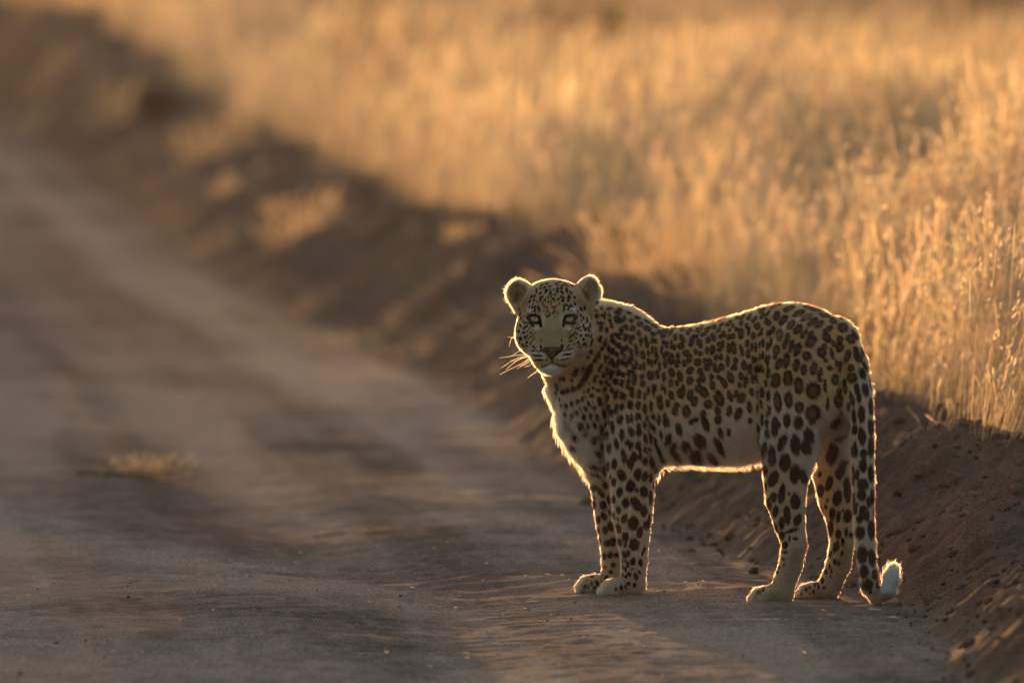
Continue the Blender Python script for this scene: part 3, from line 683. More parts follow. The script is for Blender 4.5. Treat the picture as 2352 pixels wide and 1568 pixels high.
def spot_mask(p):
    """0..1 darkness of the markings at skin points p, and how near a spot's middle they are."""
    x, y = project(p)
    nz_ = (vnoise3(p * 330.0) - .5) * .34 + (vnoise3(p * 900.0) - .5) * .22
    best = np.full(len(p), 9.0)
    size = np.zeros(len(p))
    order = np.argsort(x); xs_ = x[order]
    for i, (sx_, sy_, a_, b_, g_, fc) in enumerate(SP):
        if np.isnan(spY[i]): continue
        w = max(a_, b_) * 1.5 + 2
        l0, l1 = np.searchsorted(xs_, [sx_ - w, sx_ + w])
        ii = order[l0:l1]
        dx = x[ii] - sx_; dy = y[ii] - sy_
        okm = (np.abs(dy) < w) & (p[ii, 1] < spY[i] + (.020 if fc else .045)) & (p[ii, 1] > spY[i] - .05)
        ii = ii[okm]; dx = dx[okm]; dy = dy[okm]
        u = dx * math.sin(g_) - dy * math.cos(g_)
        v = dx * math.cos(g_) + dy * math.sin(g_)
        q = np.sqrt((u / (a_ * 1.06 + .3)) ** 2 + (v / (b_ * 1.08 + .3)) ** 2) * (1 + nz_[ii])
        up_ = q < best[ii]
        best[ii[up_]] = q[up_]; size[ii[up_]] = b_
    from mathutils import kdtree
    kd = kdtree.KDTree(len(BS))
    for i, b in enumerate(BS): kd.insert(b[:3], i)
    kd.balance()
    vw = np.array(cam.location) - p; vw /= np.linalg.norm(vw, axis=1)[:, None]
    return best, size, kd, nz_


def backside(p, fc_, best, kd, nz_):
    ii = np.nonzero(fc_ < .10)[0]
    for i in ii:
        co, k, d = kd.find(p[i])
        q = d / BS[k, 3] * (1 + nz_[i] * 1.4)
        if q < best[i]: best[i] = q
    return best


HEADG = [g for g in G if g[0] == 'head']
EARG = [g for g in G if g[0] == 'ear']
LEGG = [g for g in G if g[0] == 'leg']
TAILG = [g for g in G if g[0] == 'tail']
gd = lambda gs, p: np.min([group_d(g[1], .004, p) for g in gs], 0)
v_head = gd(HEADG, lv); v_ear = gd(EARG, lv); v_leg = gd(LEGG, lv); v_tail = gd(TAILG, lv)


def base_coat(p, head, ear, leg, tail):
    """Ground colour of the fur."""
    x, y = project(p)
    tan = np.array([.62, .36, .145]); buff = np.array([.66, .44, .23]); white = np.array([.76, .66, .55])
    # light on chest, belly and the insides; tawny along the back
    low = sstep(880, 1060, y) * (x > 1240) * .75
    chest = sstep(1430, 1290, x) * sstep(865, 960, y)
    w = np.clip(np.maximum(low, chest), 0, 1)
    topb = sstep(900, 740, y) * .9
    c = buff * (1 - topb)[:, None] + tan * topb[:, None]
    c = c * (1 - w)[:, None] + white * w[:, None]
    lg = sstep(.010, -.002, leg)
    lgc = np.array([.53, .38, .225])
    c = c * (1 - lg * .75)[:, None] + lgc * (lg * .75)[:, None]
    hd = sstep(.012, .0, head)
    hc = np.array([.50, .355, .205])
    # pale brow, cheeks, muzzle and chin; brown bridge of the nose
    hb = np.tile(hc, (len(p), 1))
    def blob(cx, cy, rx, ry, col, k):
        nonlocal hb
        q = np.exp(-(((x - cx) / rx) ** 2 + ((y - cy) / ry) ** 2) ** 1.6) * k
        hb = hb * (1 - q)[:, None] + np.array(col) * q[:, None]
    blob(1195, 775, 28, 45, (.68, .57, .42), .8); blob(1345, 772, 28, 45, (.68, .57, .42), .8)
    blob(1218, 708, 18, 12, (.76, .71, .62), .9); blob(1317, 708, 20, 12, (.76, .71, .62), .9)
    blob(1246, 733, 7, 16, (.76, .71, .60), .85); blob(1291, 733, 7, 16, (.76, .71, .60), .85)
    blob(1232, 752, 10, 6, (.80, .76, .70), .9); blob(1303, 752, 10, 6, (.80, .76, .70), .9)
    blob(1268, 775, 22, 32, (.38, .285, .185), .95)
    blob(1268, 745, 15, 16, (.46, .36, .235), .7)
    blob(1240, 818, 24, 17, (.74, .69, .58), .9); blob(1295, 818, 24, 17, (.74, .69, .58), .9)
    blob(1267, 850, 30, 13, (.88, .86, .82), 1.0)
    blob(1203, 694, 17, 20, (.27, .185, .11), .8); blob(1337, 694, 17, 20, (.27, .185, .11), .8)
    c = c * (1 - hd)[:, None] + hb * hd[:, None]
    er = sstep(.008, .0, ear) * sstep(.002, .010, head) 
    ed = np.clip(np.exp(-(((np.abs(x - 1268) - 74) / 15) ** 2 + ((y - 683) / 15) ** 2)) * 1.2, 0, 1)[:, None]
    ev_ = (.55 + .9 * vnoise3(p * np.array([260, 100, 620])))[:, None]
    ec = (np.array([.40, .31, .20]) * (1 - ed) + np.array([.075, .05, .032]) * ed) * ev_
    c = c * (1 - er)[:, None] + ec * er[:, None]
    tl = sstep(.008, .0, tail) * (y > 860)
    c = c * (1 - tl * .8)[:, None] + np.array([.58, .48, .34]) * (tl * .8)[:, None]
    tb = sstep(1340, 1360, y) * (tail < .01) * (x > 1968)
    c = c * (1 - tb * .8)[:, None] + np.array([.30, .22, .145]) * (tb * .8)[:, None]
    # back of the hocks and heels brown
    hk = np.maximum(np.exp(-(((x - 1822 + (y - 1290) * .28) / 22) ** 2)) * sstep(1230, 1275, y), np.exp(-(((x - 1935 + (y - 1290) * .3) / 22) ** 2)) * sstep(1230, 1275, y)) * (x > 1745) * (x < 1965)
    c = c * (1 - hk * .75)[:, None] + np.array([.24, .165, .10]) * (hk * .75)[:, None]
    # darker groin and rear of the thigh
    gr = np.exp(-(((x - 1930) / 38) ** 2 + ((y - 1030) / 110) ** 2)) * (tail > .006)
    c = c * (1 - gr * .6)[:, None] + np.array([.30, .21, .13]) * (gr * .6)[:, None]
    pb = np.exp(-(((x - 1715) / 38) ** 2 + ((y - 1010) / 50) ** 2) ** 1.5) * (x < 1748) * .7
    c = c * (1 - pb)[:, None] + np.array([.60, .40, .31]) * pb[:, None]
    # white tail tip
    tp = sstep(2020, 2030, x) * (y > 1270) * sstep(1366, 1354, y)
    c = c * (1 - tp)[:, None] + np.array([.90, .89, .87]) * tp[:, None]
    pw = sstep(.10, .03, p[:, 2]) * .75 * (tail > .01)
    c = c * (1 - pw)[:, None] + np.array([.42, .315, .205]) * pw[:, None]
    mot = 1 + .22 * (vnoise3(p * 60) - .5) + .18 * (vnoise3(p * 200 + 9) - .5)
    return np.clip(c * mot[:, None], .01, .92)


DARK = np.array([.014, .007, .003])


def coat(p, fc_, head, ear, leg, tail):
    best, size, kd, nz_ = spot_mask(p)
    best = backside(p, fc_, best, kd, nz_)
    x, y = project(p)
    c = base_coat(p, head, ear, leg, tail)
    mk = 1 - sstep(.86, 1.14, best)
    # face lines: eye rims, tear marks, nose, lips
    def line(pts_, wd, k=1.0):
        nonlocal mk
        for (ax_, ay_), (bx_, by_) in zip(pts_[:-1], pts_[1:]):
            vx, vy = bx_ - ax_, by_ - ay_
            t = np.clip(((x - ax_) * vx + (y - ay_) * vy) / (vx * vx + vy * vy), 0, 1)
            d = np.hypot(x - ax_ - t * vx, y - ay_ - t * vy)
            mk = np.maximum(mk, (1 - sstep(wd * .75, wd * 1.25, d)) * k * (head < .012) * (p[:, 1] < HY - .03))
    for sx_, cx_ in ((1, 1228.6), (-1, 1307.6)):
        L_ = lambda dx, dy: (cx_ + sx_ * dx, 733 + dy)
        line([L_(-17, -5), L_(-10, -8.5), L_(0, -9), L_(9, -6), L_(12, 1), L_(13, 10), L_(13.5, 16)], 3.5)
        line([L_(-17, -5), L_(-13, 1), L_(-7, 7.5), L_(2, 9.5), L_(9, 7), L_(13, 10)], 3.7)
    line([(1241.5, 794), (1243.5, 803), (1252, 810)], 2.6); line([(1292.5, 794), (1290.5, 803), (1283, 810)], 2.6)
    line([(1253, 808), (1267.5, 823), (1282, 808)], 3.0)
    line([(1267.5, 818), (1267.8, 832), (1256, 838), (1243, 842.5)], 1.8)
    line([(1267.8, 832), (1282, 838), (1294, 840.5), (1299, 839)], 1.9)
    mk = mk * (1 - (sstep(2018, 2026, x) * (y > 1265) * (y < 1362)))
    dark = np.tile(DARK, (len(p), 1)) * (1 - .45 * sstep(.012, .0, head))[:, None]
    core = sstep(.66, .30, best) * sstep(2.8, 5.0, size) * (head > .015) * (y < 960) * (x > 1450) * (x < 1960)
    dark = dark * (1 - core * .55)[:, None] + np.array([.26, .13, .045]) * (core * .55)[:, None]
    scruff = np.clip(vnoise3(p * 140 + 5) - .25, 0, 1)
    return c * (1 - mk)[:, None] + dark * mk[:, None], mk

# ------------------------------------------------------------------ fur
def hair_material(name, rough=.55, gain=1.0):
    m_, nt_, out_ = new_mat(name)
    at_ = nt_.nodes.new('ShaderNodeAttribute'); at_.attribute_name = 'col'
    hb = nt_.nodes.new('ShaderNodeBsdfHairPrincipled')
    hb.model = 'CHIANG'
    hb.parametrization = 'COLOR'
    hb.inputs['Roughness'].default_value = rough
    hb.inputs['Radial Roughness'].default_value = .55
    hb.inputs['Random Roughness'].default_value = .2
    hb.inputs['IOR'].default_value = 1.36
    nt_.links.new(at_.outputs['Color'], hb.inputs['Color'])
    nt_.links.new(hb.outputs[0], out_.inputs['Surface'])
    return m_


skin, nt, out = new_mat('undercoat')
at = nt.nodes.new('ShaderNodeAttribute'); at.attribute_name = 'col'
pr = nt.nodes.new('ShaderNodeBsdfPrincipled'); pr.inputs['Roughness'].default_value = .9
pr.inputs['Specular IOR Level'].default_value = .1
nt.links.new(at.outputs['Color'], pr.inputs['Base Color']); nt.links.new(pr.outputs[0], out.inputs['Surface'])
fur_mat = hair_material('fur_strands')

leopard = bpy.data.objects.new('leopard', None)
COL.objects.link(leopard)
tag(leopard, 'spotted leopard standing side-on at the edge of the dirt road, looking at the camera', 'leopard')
LOC = np.array([P(1620, 1378, -.83)[0], -.83, 0.0])
leopard.location = LOC

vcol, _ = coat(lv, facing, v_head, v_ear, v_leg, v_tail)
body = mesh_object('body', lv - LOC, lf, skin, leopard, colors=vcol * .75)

# fur roots over the skin
tri = np.concatenate([lf[:, [0, 1, 2]], lf[:, [0, 2, 3]]])
ta, tb, tcc = lv[tri[:, 0]], lv[tri[:, 1]], lv[tri[:, 2]]
area = .5 * np.linalg.norm(np.cross(tb - ta, tcc - ta), axis=1)
th = v_head[tri].mean(1); te = v_ear[tri].mean(1); tf = facing[tri].mean(1)
dens = np.where(tf > -.25, .62e6, .20e6)
dens = np.where((np.minimum(th, te) < .010) & (tf > -.25), 2.2e6, dens)
dens = np.where(ta[:, 2] < .07, dens * 1.3, dens)
wgt = area * dens
NH = int(wgt.sum())
print('fur strands', NH)
ti = rng.choice(len(tri), NH, p=wgt / wgt.sum())
r1 = np.sqrt(rng.random(NH)); r2 = rng.random(NH)
ba_, bb_, bc_ = (1 - r1), r1 * (1 - r2), r1 * r2
bary = lambda arr: (arr[tri[ti, 0]] * (ba_[:, None] if arr.ndim > 1 else ba_) + arr[tri[ti, 1]] * (bb_[:, None] if arr.ndim > 1 else bb_)
                    + arr[tri[ti, 2]] * (bc_[:, None] if arr.ndim > 1 else bc_))
root = bary(lv); hn = bary(gn); hn /= np.maximum(np.linalg.norm(hn, axis=1), 1e-6)[:, None]
hh_, he_, hl_, ht_, hf_ = bary(v_head), bary(v_ear), bary(v_leg), bary(v_tail), bary(facing)
hx, hy = project(root)

# leave the eyes, the nose leather and the soles bare
ok = np.ones(NH, bool)
for cx_ in (1228.6, 1307.6):
    ok &= ~((((hx - cx_) / 10.5) ** 2 + ((hy - 733) / 6.5) ** 2 < 1) & (hh_ < .02) & (hf_ > 0))
ok &= ~((hy > 796) & (hy < 820) & (np.abs(hx - 1267.5) < 19 * (820 - hy) / 24 + 1) & (hh_ < .02) & (root[:, 1] < HY - .08))
ok &= ~((root[:, 2] < .004))
sel = np.nonzero(ok)[0]
root, hn, hh_, he_, hl_, ht_, hf_, hx, hy = [a[sel] for a in (root, hn, hh_, he_, hl_, ht_, hf_, hx, hy)]
NH = len(root)

wh = sstep(.014, .0, hh_); we = sstep(.006, .0, he_) * sstep(-.002, .008, hh_)
wl = sstep(.010, -.002, hl_) * (root[:, 2] < .36); wt = sstep(.008, .0, ht_) * (hy > 880)
# combing
flow = np.tile(np.array([.78, -.34, -.42]), (NH, 1))
flow[:, 2] -= 1.6 * sstep(900, 1050, hy)
flow[:, 2] -= .6 * sstep(1400, 1300, hx)
thg = sstep(1760, 1800, hx) * sstep(800, 1000, hy)
flow = flow * (1 - thg[:, None]) + np.array([.25, -.1, -1.0]) * thg[:, None]
nose = P(1267, 800, HY - .14)
hd_ = root - nose; hd_ /= np.maximum(np.linalg.norm(hd_, axis=1), 1e-6)[:, None]
hd_ = hd_ + np.array([0, .25, 0])
flow = flow * (1 - wh[:, None]) + hd_ * wh[:, None]
earc = np.where((hx < 1268)[:, None], P(1205, 690, HY)[None], P(1335, 690, HY)[None])
ed_ = root - earc; ed_ /= np.maximum(np.linalg.norm(ed_, axis=1), 1e-6)[:, None]
flow = flow * (1 - we[:, None]) + ed_ * we[:, None]
legd = np.tile(np.array([.05, -.02, -1.0]), (NH, 1))
pawm = sstep(.055, .03, root[:, 2])
legd = legd * (1 - pawm[:, None]) + np.array([-.8, -.35, -.45]) * pawm[:, None]
flow = flow * (1 - wl[:, None]) + legd * wl[:, None]
td = np.tile(np.array([.02, 0, -1.0]), (NH, 1))
tipm = sstep(2018, 2030, hx) * (hy > 1265)
td = td * (1 - tipm[:, None]) + np.array([.25, 0, 1.0]) * tipm[:, None]
flow = flow * (1 - wt[:, None]) + td * wt[:, None]
cl = np.stack([vnoise3(root * 75 + k * 11) - .5 for k in range(3)], -1)
cl2 = np.stack([vnoise3(root * 230 + k * 7) - .5 for k in range(3)], -1)
flow = flow / np.linalg.norm(flow, axis=1)[:, None] + (cl * .50 + cl2 * .38) * (1 - .7 * np.maximum(tipm, we))[:, None] + rng.normal(0, .16, (NH, 3))
tg = flow - (flow * hn).sum(1)[:, None] * hn
tg /= np.maximum(np.linalg.norm(tg, axis=1), 1e-6)[:, None]
# lengths
L = np.full(NH, .0125)
belly = sstep(1005, 1050, hy) * (hx > 1490) * (hx < 1775) * (hl_ > .004)
L += .012 * belly + .004 * sstep(900, 1000, hy)
L += .011 * sstep(1420, 1290, hx) * sstep(880, 980, hy) * (hl_ > .0)
L += .008 * np.exp(-(((hx - 1915) / 40) ** 2 + ((hy - 1030) / 70) ** 2))
L = L * (1 - wl) + .0088 * wl
L = np.where((root[:, 2] < .05) & (wl > .5), .0085, L)
L = L * (1 - wt) + .0125 * wt
L = L * (1 - wh) + (.0034 + .0036 * sstep(60, 92, np.hypot(hx - 1268, (hy - 745))) + .006 * np.exp(-(((hx - 1267) / 30) ** 2 + ((hy - 855) / 14) ** 2))) * wh
L = np.where(tipm > .5, .018, L)
inner = (we > .3) & (hf_ > .62)
L = L * (1 - we) + np.where(inner, .010, .0015) * we
lift = np.where(wh + we > .5, .20, .34) + .05 * tipm
lift = lift + .25 * (we > .3) * inner
stray = rng.random(NH) < .035
L *= rng.uniform(.72, 1.12, NH) * np.where(stray, 1.35, 1)
lift = lift + .18 * belly + .35 * sstep(.35, .0, np.abs(hf_)) * (hx < 1380) * (hy > 880) * (hl_ > 0)
lift = lift * rng.uniform(.7, 1.35, NH) + np.where(stray, .35, 0)
s_ = np.array([0, .36, .70, 1.0])
nn = hn[:, None, :]; tt = tg[:, None, :]
curve = (tt * (s_[None, :, None] * (1 - .15 * lift[:, None, None])) + nn * (lift[:, None, None] * (s_ - .42 * s_**2)[None, :, None]))
pts = root[:, None, :] - nn * .0012 + L[:, None, None] * curve
pts[..., 2] = np.maximum(pts[..., 2], .0022)
rad0 = np.where(wh + we > .5, .00016, .00030) * rng.uniform(.8, 1.2, NH)
radii = rad0[:, None] * np.array([1.0, 1.0, .75, .15])[None, :]
# each hair takes the coat colour of the place its outer half covers
mid = root + tg * (L * .50)[:, None]
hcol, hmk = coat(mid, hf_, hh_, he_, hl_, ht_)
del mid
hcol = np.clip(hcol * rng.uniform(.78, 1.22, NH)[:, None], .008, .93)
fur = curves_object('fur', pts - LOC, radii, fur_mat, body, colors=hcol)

# ------------------------------------------------------------------ eyes, nose, whiskers
def face_y(px_, py_, rr=3.0):
    j = front[(np.abs(vpx[front] - px_) < rr) & (np.abs(vpy[front] - py_) < rr)]
    return lv[j, 1].min()


def revolve_ball(rx, ry, rz, nu=32, nv=20):
    vs, fs = [], []
    for i in range(nv + 1):
        a = math.pi * i / nv
        for j in range(nu):
            b = 2 * math.pi * j / nu
            vs.append((rx * math.sin(a) * math.cos(b), -ry * math.cos(a), rz * math.sin(a) * math.sin(b)))
    for i in range(nv):
        for j in range(nu):
            fs.append((i * nu + j, (i + 1) * nu + j, (i + 1) * nu + (j + 1) % nu, i * nu + (j + 1) % nu))
    return np.array(vs), np.array(fs)


def tube(path, rad, sides=6):
    """Tapered tube along a path (n,3) with radii (n,)."""
    path = np.asarray(path, float); n = len(path)
    tn = np.gradient(path, axis=0); tn /= np.linalg.norm(tn, axis=1)[:, None]
    ref = np.array([0, 1, 0.]) if abs(tn[:, 1]).mean() < .8 else np.array([1., 0, 0])
    a = np.cross(tn, ref); a /= np.linalg.norm(a, axis=1)[:, None]
    b = np.cross(tn, a)
    ang = np.linspace(0, 2 * math.pi, sides, endpoint=False)
    v = path[:, None] + rad[:, None, None] * (np.cos(ang)[None, :, None] * a[:, None] + np.sin(ang)[None, :, None] * b[:, None])
    f = [(i * sides + j, i * sides + (j + 1) % sides, (i + 1) * sides + (j + 1) % sides, (i + 1) * sides + j) for i in range(n - 1) for j in range(sides)]
    return v.reshape(-1, 3), np.array(f)


def bez(pts_, n=12):
    """Smooth path through three or more points."""
    pts_ = np.array(pts_, float)
    t = np.linspace(0, len(pts_) - 1, n)
    return np.stack([catmull(np.arange(len(pts_)), pts_[:, k], t) for k in range(3)], -1)


eye_mat, nt, out = new_mat('eye_wet')
at = nt.nodes.new('ShaderNodeAttribute'); at.attribute_name = 'col'
pr = nt.nodes.new('ShaderNodeBsdfPrincipled'); pr.inputs['Roughness'].default_value = .08
pr.inputs['Coat Weight'].default_value = .6
nt.links.new(at.outputs['Color'], pr.inputs['Base Color']); nt.links.new(pr.outputs[0], out.inputs['Surface'])
dark_skin, nt, out = new_mat('dark_skin')
pr = nt.nodes.new('ShaderNodeBsdfPrincipled'); pr.inputs['Base Color'].default_value = (.018, .011, .008, 1)
pr.inputs['Roughness'].default_value = .75
nt.links.new(pr.outputs[0], out.inputs['Surface'])
for sgn, cx_ in ((1, 1228.6), (-1, 1307.6)):
    ey = face_y(cx_, 733)
    c0 = P(cx_, 733, ey + .0022)
    ev, ef = revolve_ball(m(10.2), .0062, m(7.0), 40, 26)
    # iris seen from the camera side, pupil a small round dot under the upper lid
    r_ = np.hypot(ev[:, 0] / m(10.5), (ev[:, 2] - m(.8)) / m(10.5))
    rp = np.hypot(ev[:, 0], ev[:, 2] - m(2.6))
    iris = np.array([.46, .43, .28])
    ecol = np.tile(iris, (len(ev), 1)) * (1 - .35 * sstep(.35, .75, r_))[:, None]
    ecol = ecol * (.82 + .3 * vnoise3(np.stack([np.arctan2(ev[:, 2], ev[:, 0]) * 6, r_ * 3, r_ * 0], -1)))[:, None]
    lim = sstep(.78, .98, r_)
    ecol = ecol * (1 - lim)[:, None] + np.array([.05, .035, .02]) * lim[:, None]
    pu = 1 - sstep(m(1.6), m(2.4), rp)
    ecol = ecol * (1 - pu)[:, None] + .006 * pu[:, None]
    eye = mesh_object('eye', ev, ef, eye_mat, leopard, colors=ecol)
    eye.location = c0 - LOC
    L_ = lambda dx, dy: P(cx_ + sgn * dx, 733 + dy, ey - .0012)
    up_lid = bez([L_(-17, -4), L_(-10, -7), L_(0, -8), L_(8, -5.5), L_(11.5, 1), L_(13, 9)], 18)
    lo_lid = bez([L_(-17, -4), L_(-12, 1.5), L_(-6, 6.2), L_(2, 7.8), L_(8, 6), L_(13, 9)], 18)
    tp_ = np.sin(np.linspace(.25, math.pi - .25, 18))
    for nm, path, r0 in (('upper_eyelid', up_lid, .0021), ('lower_eyelid', lo_lid, .0018)):
        v_, f_ = tube(path, r0 * tp_)
        lid = mesh_object(nm, v_ - c0, f_, dark_skin, eye)

# nose leather
ny0 = face_y(1267.5, 806)
nst = .0011
nlo = P(1240, 826, ny0 - .012); nhi = P(1296, 792, ny0 + .012)
nax = [np.arange(min(nlo[i], nhi[i]), max(nlo[i], nhi[i]), nst) for i in range(3)]
npts = np.stack(np.meshgrid(*nax, indexing='ij'), -1)
NQ = [('c', P(1251, 801, ny0 + .002), P(1284, 801, ny0 + .002), m(4.2), m(4.2)),
      ('c', P(1267.5, 803, ny0 - .001), P(1267.5, 817, ny0 + .003), m(7.5), m(2.2)),
      ('e', P(1256, 804, ny0 + .001), np.array([m(7), .006, m(6)]), None),
      ('e', P(1279, 804, ny0 + .001), np.array([m(7), .006, m(6)]), None)]
nf = group_d(NQ, .004, npts)
for cx_, sg in ((1254.5, 1), (1280.5, -1)):
    nos = cone_d(npts, P(cx_ - sg * 4, 800.5, ny0 - .006), P(cx_ + sg * 2, 806, ny0 - .006), m(1.6), m(2.6))
    nf = -smin(-nf, nos, .0015)
nv_, nfc = surface_nets(nf)
nw = np.array([a[0] for a in nax]) + nv_ * nst
nxp, nyp = project(nw)
pk = np.exp(-(((nxp - 1268) / 5.5) ** 2 + ((nyp - 804) / 5) ** 2))
ncol = np.array([.022, .013, .010]) * (1 - pk)[:, None] + np.array([.17, .065, .042]) * pk[:, None]
nose_mat, nt, out = new_mat('nose_leather')
at = nt.nodes.new('ShaderNodeAttribute'); at.attribute_name = 'col'
pr = nt.nodes.new('ShaderNodeBsdfPrincipled'); pr.inputs['Roughness'].default_value = .5
tc = nt.nodes.new('ShaderNodeTexCoord'); nz = nt.nodes.new('ShaderNodeTexNoise'); nz.inputs['Scale'].default_value = 900
bp = nt.nodes.new('ShaderNodeBump'); bp.inputs['Strength'].default_value = .5; bp.inputs['Distance'].default_value = .001
nt.links.new(tc.outputs['Object'], nz.inputs['Vector']); nt.links.new(nz.outputs[0], bp.inputs['Height']); nt.links.new(bp.outputs[0], pr.inputs['Normal'])
nt.links.new(at.outputs['Color'], pr.inputs['Base Color']); nt.links.new(pr.outputs[0], out.inputs['Surface'])
mesh_object('nose', nw - LOC, nfc, nose_mat, leopard, colors=ncol)

# whiskers
whisk_mat = hair_material('whisker_strand', .25)
zz = lambda x_, y_: (1122.8 + x_ * .1852, 600.1 + y_ * .1852)
WH = ["530,1150;340,1165;125,1200", "510,1155;320,1215;150,1325", "515,1170;370,1215;205,1345", "520,1190;400,1270;135,1400",
      "530,1200;450,1260;350,1335", "540,1215;470,1270;385,1300", "600,1360;540,1400;480,1445", "430,1085;390,1100;305,1160",
      "330,940;290,945;235,938", "330,940;280,960;250,1055", "560,1240;500,1290;440,1310", "520,1180;420,1200;300,1250",
      "1040,1100;1200,1105;1385,1075", "1050,1130;1230,1140;1390,1155", "1060,1135;1250,1150;1420,1215", "1030,1170;1150,1170;1310,1260",
      "1020,1180;1130,1200;1245,1250", "1000,1150;1100,1140;1300,1165", "990,1210;1080,1230;1130,1290", "1040,1115;1160,1095;1290,1120",
      "1010,1190;1110,1180;1200,1215"]
for w_ in WH:
    q = [tuple(map(float, t_.split(','))) for t_ in w_.split(';')]
    p3 = []
    for k, (x_, y_) in enumerate(q):
        a_, b_ = zz(x_, y_)
        p3.append(P(a_, b_, HY - .085 - .012 * k))
    if q[0][0] < 700: p3[0][1] = HY - .08
    elif q[0][0] > 900: p3 = [P(*zz(*t_), HY - .118 - .02 * k) for k, t_ in enumerate(q)]
    path = bez(p3, 10)
    k_ = np.array([[.26, .23, .20]])
    curves_object('whisker', (path - LOC)[None], (np.linspace(.00014, .00006, 10))[None], whisk_mat, leopard, colors=k_)

# ------------------------------------------------------------------ dry grass beyond the bank
def straw_material(name):
    m_, nt_, out_ = new_mat(name)
    at_ = nt_.nodes.new('ShaderNodeAttribute'); at_.attribute_name = 'col'
    df = nt_.nodes.new('ShaderNodeBsdfDiffuse'); tr = nt_.nodes.new('ShaderNodeBsdfTranslucent')
    mx_ = nt_.nodes.new('ShaderNodeMixShader'); mx_.inputs[0].default_value = .70
    gl = nt_.nodes.new('ShaderNodeBsdfGlossy'); gl.inputs['Roughness'].default_value = .35
    mg = nt_.nodes.new('ShaderNodeMixShader'); mg.inputs[0].default_value = .06
    nt_.links.new(at_.outputs['Color'], df.inputs['Color']); nt_.links.new(at_.outputs['Color'], tr.inputs['Color'])
    nt_.links.new(df.outputs[0], mx_.inputs[1]); nt_.links.new(tr.outputs[0], mx_.inputs[2])
    nt_.links.new(mx_.outputs[0], mg.inputs[1]); nt_.links.new(gl.outputs[0], mg.inputs[2])
    nt_.links.new(mg.outputs[0], out_.inputs['Surface'])
    return m_


straw = straw_material('dry_straw')
C5 = np.array([0, .25, .5, .75, 1.0])


def grass_strands(base, h, rs, lean=(.13, .04), rg=rng, head=True):
    """Stems with feathery heads and arching leaves for each base point -> (pts, radii, colours) of 6-point strands."""
    n = len(base)
    s6 = np.array([0, .3, .6, .80, .92, 1.0])
    az = rg.uniform(0, 2 * math.pi, n); bend = rg.uniform(.02, .24, n) * rg.uniform(.3, 1, n)
    dx = np.cos(az) * bend; dy = np.sin(az) * bend
    lx = rg.normal(lean[0], .13, n); ly = rg.normal(lean[1], .13, n)
    P_ = np.zeros((n, 6, 3))
    P_[:, :, 0] = base[:, None, 0] + h[:, None] * (dx[:, None] * s6[None]**2.5 + lx[:, None] * s6[None])
    P_[:, :, 1] = base[:, None, 1] + h[:, None] * (dy[:, None] * s6[None]**2.5 + ly[:, None] * s6[None])
    P_[:, :, 2] = base[:, None, 2] + h[:, None] * (s6 - .10 * s6**3 * 1.0)[None]
    seed = rg.random(n) < (.5 if head else 0)
    rprof = np.array([1.0, .9, .7, .55, .45, .2]); sprof = np.array([.9, .8, .7, 3.4, 4.6, 1.0])
    R_ = .00048 * rs[:, None] * np.where(seed[:, None], sprof[None], rprof[None]) * rg.uniform(.8, 1.3, n)[:, None]
    col = np.array([.82, .64, .41])[None] * rg.uniform(.65, 1.25, n)[:, None] * (1 + .12 * rg.normal(0, 1, (n, 3)) * np.array([.3, .3, .6]))
    return P_, R_, np.clip(col, .02, .9)


def scatter(zlo, zhi, dens, marg=.6, smin_=.85):
    out_ = []
    area_n = 0
    zs = np.linspace(zlo, zhi, 40)
    for a, b in zip(zs[:-1], zs[1:]):
        zm = (a + b) / 2
        x0 = max(float(np.interp(zm, EZ, EX)) + .2, -.062 * zm - marg - 6.0 * float(sstep(88, 96, zm))); x1 = .062 * zm + marg
        if x1 <= x0: continue
        n = rng.poisson((x1 - x0) * (b - a) * dens)
        out_.append(np.stack([rng.uniform(x0, x1, n), rng.uniform(a, b, n) - 20], -1))
    q = np.concatenate(out_)
    Z_ = q[:, 1] + 20
    w_ = np.interp(Z_, [17, 20, 23, 30], [.62, .60, .85, 1.05])
    s_b = bank_s(q[:, 0], q[:, 1])
    qu = q[:, 0] * .80 + q[:, 1] * .62; qv = -q[:, 0] * .62 + q[:, 1] * .80
    cl_ = .5 * fbm(qu * 2.6, qv * 2.6, 3) + .5 * fbm(q[:, 0] * 5.5 + .7 * q[:, 1], q[:, 1] * 2.4 - q[:, 0], 3)
    prob = sstep(w_ * .80, w_ * 1.25, s_b + .5 * (cl_ - .5)) * (.12 + 1.3 * sstep(.44, .58, cl_)) * (.5 + .6 * sstep(.30, .62, fbm(qu * .8 + 5, qv * .6, 3)))
    k = rng.random(len(q)) < prob
    q = q[k]; s_b = s_b[k]; w_ = w_[k]; cl_ = cl_[k]
    z = ground_h(q[:, 0], q[:, 1], False)
    return np.stack([q[:, 0], q[:, 1], z], -1), s_b / w_, cl_


